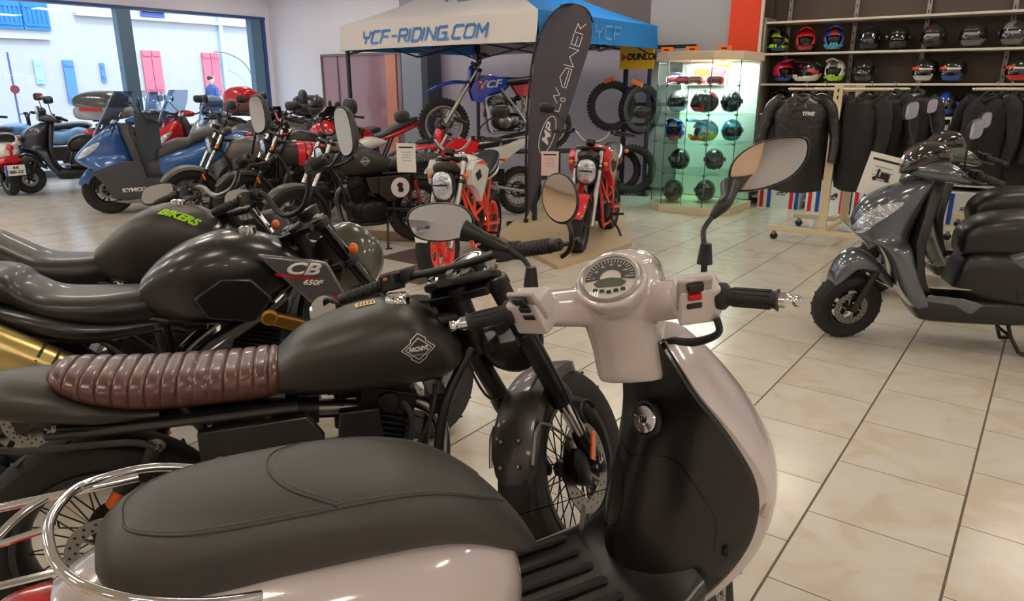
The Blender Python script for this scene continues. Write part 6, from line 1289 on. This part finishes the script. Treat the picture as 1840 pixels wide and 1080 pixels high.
def lsheet(z, hw, xc, xe, n=20, k=1.0): return [(xc+(xe-xc)*(k*abs(-1+2*i/n))**2.0, hw*k*(1-2*i/n), z) for i in range(n+1)]
rings = []
for z, hw, xc, xe, xn in cr(list(zip(Z,HWD,XC,XE,XN)), 4):
    a = lsheet(z, hw, xc+.012, xe+.004); c = [(xn+.02-(xn+.02-xe-.012)*abs(-1+2*i/20)**2.4, -hw*(1-2*i/20), z) for i in range(21)]; rings.append(a+c)
MB().loft(rings).build('front_shield', PW, dj)
rings = []
for z, hw, xc, xe, xn in cr(list(zip(Z,HWD,XC,XE,XN)), 4):
    dp = .02*max(0, 1-((z-.755)/.05)**2); a = lsheet(z+.0, hw, xc-.01, xe-.008, 20, .95)
    a = [(x-.03*math.exp(-((y-.10)/.09)**2)*math.exp(-((z-.5)/.18)**2)+.02*math.exp(-((y+.07)/.04)**2)*math.exp(-((z-.6)/.16)**2), y, zz) for x, y, zz in a]
    rings.append(a+[(x+.022, y, zz) for x, y, zz in a[::-1]])
LP = MB().loft(rings).build('leg_shield_lining', LEG, dj)
MLP = frame((-.4,0,0), (0,-1,0), (0,0,1)); SEAM = mat('seam_line', (7,7,7), .25)
door = cr([(-.205,.62),(-.12,.615),(-.06,.61),(-.035,.585),(-.02,.53),(-.02,.47),(-.05,.44),(-.12,.43),(-.205,.44)], 5)
decal(strips([door], .0035), 'glovebox_seam', SEAM, dj, MLP, LP, depth=.0002, reach=.4)
b = MB().use(BLK).lathe([(.036,-.01),(.042,0),(.040,.008),(.034,.008)], (.072,-.035,.755), (-1,-.1,.25), 32); b.use(CHR).lathe([(.034,.004),(.030,.012),(.012,.013),(.011,.008),(.001,.008)], (.072,-.035,.755), (-1,-.1,.25), 32); b.use(BLK).box((.06,-.035,.757), (.004,.004,.014)); b.build('ignition_lock', None, dj)
MB().lathe([(.001,.004),(.009,.004),(.012,.002),(.012,0)], (.045,.095,.60), (-1,.2,.1), 20).build('glovebox_badge', CHR, dj)
MB().box((.028,.14,.40), (.004,.022,.1), MX.Rotation(.1,3,'Y')).build('silver_plate', ALU, dj, bevel=.002)
b = MB(); b.tube([(.07,.17,.70),(.05,.175,.72),(.03,.165,.70),(.04,.16,.67)], .006, 8, smooth=4); b.build('bag_hook', BLK, dj)
MB().lathe([(.001,.006),(.009,.005),(.01,0)], (.19,-.19,.47), (-1,-.4,0), 14).build('lining_screw', BLK, dj)
MB().prism([(-.02,.02),(.02,.03),(.03,-.03),(-.02,-.04)], -.012, .012, frame((.262,-.206,.575),(.3,-.2,1),(1,0,0)) @ MX.Diagonal((.7,.7,.6,1))).build('shield_side_reflector', mat('beige_reflector', (200,180,160), .2, coat=1), dj, bevel=.004)
b = MB().use(LEG).shell([(-.5,.28,.355,.13,5),(-.4,.26,.36,.185,5),(-.1,.26,.36,.2,5),(.05,.28,.37,.2,5),(.14,.34,.42,.19,4)], 28, 4); b.build('floorboard', None, dj)
b = MB().use(mat('floor_rib_rubber', (40,39,36), .55))
for y in (-.15,-.09,-.03,.03,.09,.15): b.tube([(-.34,y,.361),(-.33,y,.366),(-.03,y,.366),(-.02,y,.361)], .011, 8, flat=1)
b.build('floor_ribs', None, dj)
MB().shell([(-.28,.30,.345,.205,4),(-.05,.29,.35,.215,4),(.1,.3,.37,.21,4)], 24, 4).build('floor_edge_trim', PW, dj)
BODY = MB().shell([(-1.12,.55,.64,.04,2.3),(-1.07,.50,.70,.11,2.3),(-.98,.44,.735,.165,2.4),(-.82,.38,.74,.20,2.5),(-.62,.35,.72,.212,2.6),(-.47,.34,.70,.195,2.6),(-.38,.34,.67,.165,2.7),(-.31,.35,.63,.13,2.8),(-.28,.38,.58,.10,2.8)], 36, 7).build('rear_body', PW, dj)
for s in (-1, 1): MB().shell([(-.98,.44,.56,.012,2.3,1,s*.165),(-.85,.38,.62,.035,2.3,1,s*.19),(-.65,.36,.64,.04,2.3,1,s*.2),(-.5,.38,.6,.03,2.3,1,s*.19),(-.42,.42,.54,.01,2.3,1,s*.17)], 24, 5).build('side_bulge', PW, dj)
DSEAT = MB().shell([(-1.0,.74,0.761,.05,2.4),(-.98,.70,0.791,.095,2.4),(-.93,.68,0.816,.128,2.5),(-.84,.675,0.828,.145,2.6),(-.72,.672,0.826,.152,2.6),(-.58,.665,0.811,.158,2.6),(-.47,.65,0.786,.156,2.6),(-.39,.62,0.751,.146,2.6),(-.32,.575,0.696,.128,2.5),(-.26,.54,0.626,.10,2.4),(-.225,.54,0.566,.06,2.3)], 40, 7).build('seat', SEATM, dj)
def on_top(path, r, name, m, tgt, par, sm=5):
    bv = BVHTree.FromPolygons([v.co for v in tgt.data.vertices], [tuple(p.vertices) for p in tgt.data.polygons]); o = []
    for x, y in cr(path, sm):
        h = bv.ray_cast(V((x, y, 2)), V((0,0,-1)))
        if h[0] is not None: o.append(h[0]+V((0,0,.0005)))
    b = MB(); b.tube(o, r, 6); return b.build(name, m, par)
PIP = mat('seat_piping', (44,42,40), .5); STI = mat('seat_stitch', (96,92,88), .6)
edge = [(-.3,-.06),(-.38,-.108),(-.5,-.122),(-.65,-.128),(-.8,-.122),(-.89,-.10),(-.945,-.055),(-.955,0),(-.945,.055),(-.89,.10),(-.8,.122),(-.65,.128),(-.5,.122),(-.38,.108),(-.3,.06)]
on_top(edge, .0022, 'seat_piping', PIP, DSEAT, dj); on_top([(x*.99-.006, y*.94) for x, y in edge], .0008, 'seat_stitching', STI, DSEAT, dj)
on_top([(-.64,-.126),(-.70,-.08),(-.725,-.03),(-.725,.03),(-.70,.08),(-.64,.126)], .0022, 'seat_division_piping', PIP, DSEAT, dj); on_top([(-.632,-.12),(-.69,-.076),(-.714,-.03),(-.714,.03),(-.69,.076),(-.632,.12)], .0008, 'seat_division_stitching', STI, DSEAT, dj)
# chrome luggage rack
b = MB(CHR and None); b.tube([(-.78,-.178,.715),(-.86,-.188,.74),(-.96,-.172,.775),(-1.03,-.11,.80),(-1.055,0,.815),(-1.03,.11,.81),(-.98,.158,.80),(-.90,.175,.79),(-.80,.17,.76)], .0082, 12, smooth=6); b.build('rack_hoop', CHR, dj)
b = MB(); b.tube([(-.93,-.15,.745),(-1.1,-.14,.758),(-1.45,-.13,.79)], .0075, 10, smooth=3); b.tube([(-.93,.15,.79),(-1.1,.14,.795),(-1.45,.12,.81)], .0075, 10, smooth=3); b.build('rack_side_rail', CHR, dj)
b = MB(); b.tube([(-1.07,.14,.795),(-1.11,.10,.79),(-1.16,0,.775),(-1.15,-.08,.765),(-1.12,-.135,.757)], .007, 10, smooth=4); b.tube([(-1.145,.04,.783),(-1.045,.03,.80)], .006, 8); b.tube([(-1.15,-.05,.77),(-1.03,-.07,.78)], .006, 8); b.build('rack_cross_frame', CHR, dj)
b = MB().use(REDL).shell([(-1.05,.62,.70,.07,2.4),(-1.12,.60,.70,.075,2.4),(-1.17,.62,.68,.05,2.3)], 24, 4); b.build('tail_light', None, dj)
b = MB().use(DARKM); b.shell([(-.55,.2,.35,.08,3),(-.75,.18,.38,.12,3),(-1.02,.16,.34,.09,3),(-1.1,.2,.28,.05,3)], 20, 4); b.build('engine', None, dj)
# handlebar fairing: overlapping hulls fused into one skin
b = MB()
b.shell([(.84,.0,.075,.072,2.4),(.86,-.01,.08,.076,2.4),(.92,-.03,.085,.078,2.4),(.99,-.06,.10,.088,2.4),(1.03,-.075,.115,.098,2.4),(1.07,-.065,.12,.09,2.4),(1.10,-.03,.11,.07,2.4)], 28, 5, 'z')
b.tube([(-.085,-.205,1.035),(-.06,-.15,1.03),(-.02,-.07,1.02),(0,0,1.01),(-.02,.07,1.02),(-.06,.15,1.03),(-.085,.205,1.035)], [.036,.038,.044,.052,.044,.038,.036], 20, smooth=4)
for s in (-1, 1): b.box((-.09,s*.165,1.035), (.066,.08,.078), MX.Rotation(-s*.32,3,'Z')@MX.Rotation(-.45,3,'Y'))
b.lathe([(.001,-.05),(.05,-.045),(.068,-.01),(.074,.02),(.072,.026),(.001,.026)], (-.055,0,1.065), (-.62,0,.78), 32)
b.shell([(-.02,1.02,1.10,.07,2.3),(.06,1.0,1.125,.085,2.3),(.13,1.0,1.11,.08,2.3),(.165,1.02,1.09,.06,2.2)], 28, 4)
dS2 = MX.Translation((.017,-.010,.006)) @ steer_m(1.03, .215, .24, 45, -.02); hc = b.build('handlebar_cover', PW, dj); md = hc.modifiers.new('fuse', 'REMESH'); md.mode = 'VOXEL'; md.voxel_size = .0035; md.use_smooth_shade = True; ms = hc.modifiers.new('smooth', 'SMOOTH'); ms.factor = .6; ms.iterations = 14; put(hc, dS2)
DN = V((-.62,0,.78)).normalized(); DC = V((-.055,0,1.065))+DN*.024
b = MB().use(ALU).lathe([(.058,.0),(.064,.004),(.060,.009),(.056,.006)], DC, DN, 48, True); b.use(mat('dial_ivory', (222,218,210), .35, coat=.6)).lathe([(.057,.002),(.001,.0025)], DC, DN, 48); o = b.build('speedometer', None, dj); put(o, dS2)
DM = frame(DC+DN*.0035, (0,-1,0), (.78,0,.62))
def sub(bb, nm, m): q = bb.build(nm, m, o); return q
arc = lambda r0, r1, a0, a1, n=24: [(r1*cos(R_(a0+(a1-a0)*i/n)), r1*sin(R_(a0+(a1-a0)*i/n))) for i in range(n+1)]+[(r0*cos(R_(a1+(a0-a1)*i/n)), r0*sin(R_(a1+(a0-a1)*i/n))) for i in range(n+1)]
decal([arc(.022,.051,-8,188)], 'dial_scale', mat('dial_grey', (70,70,72), .3, coat=.8), o, DM)
decal([[(r_*cos(a), r_*sin(a)) for r_, a in ((.040,t),(.049,t),(.049,t+.03),(.040,t+.03))] for t in [R_(180-9*k) for k in range(21)]], 'dial_ticks', PAPER, o, DM @ MX.Translation((0,0,.0006)))
for k in range(0, 7): text(str(20*k), 'dial_number', PAPER, o, .0075, DM @ MX.Translation((.034*cos(R_(180-30*k)), .034*sin(R_(180-30*k)), .0008)))
decal([[(-.034,-.014),(-.022,-.004),(0,.0),(.022,-.004),(.034,-.014),(.024,-.024),(-.024,-.024)]], 'lcd_window', mat('lcd', (86,92,80), .2, coat=1), o, DM @ MX.Translation((0,0,.0008)))
decal([[(.014*k-.028-.005,-.042+abs(k-2)*.003),(.014*k-.028+.005,-.042+abs(k-2)*.003),(.014*k-.028+.004,-.034+abs(k-2)*.003),(.014*k-.028-.004,-.034+abs(k-2)*.003)] for k in range(5)], 'warning_lamps', INK, o, DM @ MX.Translation((0,0,.0008)))
g_ = MB().use(glassmat('dial_glass', (250,250,250), 1.2)).lathe([(.056,.006),(.04,.010),(.02,.0115),(.001,.012)], DC, DN, 40); g_.build('dial_glass', None, o)
for s in (-1, 1):
    G0 = V((-.095,s*.208,1.037)); G1 = V((-.12,s*(.302 if s > 0 else .312),1.026)); d = (G1-G0).normalized()
    g = MB().use(GRIP); g.tube([G0, G0+d*.012, G0+d*.02, G1-d*.006, G1], [.026,.026,.0175,.0165,.021], 22)
    for k in range(10):
        a = 2*pi*k/10; q = V((0,0,1)); e1 = d.cross(q).normalized(); e2 = e1.cross(d); off = e1*cos(a)*.0172+e2*sin(a)*.0172; g.tube([G0+d*.026+off, G1-d*.012+off], .0016, 5)
    put(g.build('grip', None, dj), dS2)
    g = MB().use(CHR); g.lathe([(.014,0),(.015,.014),(.010,.02),(.008,.026),(.011,.03),(.011,.038),(.001,.043)], G1, d, 24); put(g.build('bar_end', None, dj), dS2)
    p = V((-.128,s*.165,1.052)); rot = MX.Rotation(-s*.32,3,'Z')@MX.Rotation(-.62,3,'Y')
    sw_ = MB(); sw_.box(p-V((-.004,0,.0)), (.012,.066,.078), rot); so2 = sw_.build('switch_panel', mat('switch_silver', (176,168,164), .3, .3, coat=.5), dj, bevel=.005); put(so2, dS2)
    for dz, mm, sz, nn in ((.024, BLK, (.012,.03,.018), 'upper_switch'), (0, SR if s < 0 else BLK, (.012,.026,.014), 'red_stop_switch' if s < 0 else 'indicator_switch'), (-.022, BLK, (.012,.03,.014), 'starter_button' if s < 0 else 'horn_button')):
        q = MB().box((0,0,0), sz).build(nn, mm, so2, bevel=.003); q.matrix_basis = MX.Translation(p+rot@V((-.008,0,dz))) @ rot.to_4x4()
    l = MB().use(ALU if s > 0 else BLK); l.tube([G0+V((.03,0,-.01)), G0+V((.07,s*.03,-.025)), G0+V((.075,s*.08,-.03)), G0+V((.065,s*.13,-.03))], [.007,.006,.005,.007], 8, smooth=4); put(l.build('brake_lever', None, dj), dS2)
b = MB(); b.tube([(-.10,-.2,.995),(-.10,-.2,.965),(-.06,-.15,.94),(0,-.1,.93),(.03,-.06,.915)], [.007,.007,.009,.008,.004], 8, smooth=5); put(b.build('throttle_cable', BLK, dj), dS2)
# mirrors: rubber boot, thin rod, thick neck, housing
def djm(s, base, rod, neck, ctr, wh, face, outl, up=(0,0,1)):
    o = mirror(dj, None, None, ctr, wh, face, outline=outl, up=up, depth=.04)
    b_ = MB(); b_.tube([base, V(base)+V((0,0,.045))], [.017,.0115], 16); b_.cyl(V(base)-V((0,0,.03)), base, .007, 10); b_.tube([V(base)+V((0,0,.03))]+rod, .0058, 10, smooth=5); b_.tube(neck, [.008,.016,.015,.022], 14, smooth=4); b_.build('mirror_stem', BLK, o)
    return o
ROUT = [(-.92,-.95),(-1,-.3),(-.85,.2),(-.45,.65),(.1,.92),(.8,1.0),(1,.75),(.95,.15),(.6,-.45),(0,-.85),(-.5,-1.0)]
LOUT = [(-1,.05),(-.9,.6),(-.5,.92),(.1,1.0),(.7,.8),(1,.2),(.95,-.4),(.6,-.85),(-.1,-1),(-.75,-.75)]
djm(-1, (.205,-.035,1.095), [(.21,-.02,1.15),(.222,-.008,1.168),(.25,-.006,1.195)], [(.245,-.006,1.19),(.27,-.006,1.212),(.29,.0,1.225),(.325,.03,1.25)], (.389,-.014,1.297), (.165,.125), (-.72,-.66,.15), ROUT)
djm(1, (-.112,.168,1.035), [(-.11,.18,1.075),(-.115,.20,1.092),(-.135,.235,1.11)], [(-.13,.23,1.108),(-.16,.262,1.122),(-.18,.285,1.135),(-.21,.31,1.15)], (-.25,.352,1.162), (.155,.09), (-.42,-.9,.14), LOUT)

decal(strips([cr([(-.2,.665),(-.1,.66),(-.03,.64),(.03,.66),(.09,.66),(.13,.62),(.165,.55),(.17,.47)], 5)], .003), 'panel_crease', SEAM, dj, MLP, LP, depth=.0002, reach=.4)
k = MB().use(STEEL)
for a in (150, 162):
    for y in (-.03, .03): k.ell((.345+.343*cos(R_(a)), y, .315+.343*sin(R_(a))), (.014,.014,.014), 10)
put(k.build('fender_bolts', None, ar), aS)
put(MB().fender((.345,0,.315), .338, 160, 186, .115, drop=.45, n=8).build('fender_flap', BLK, ar), aS)
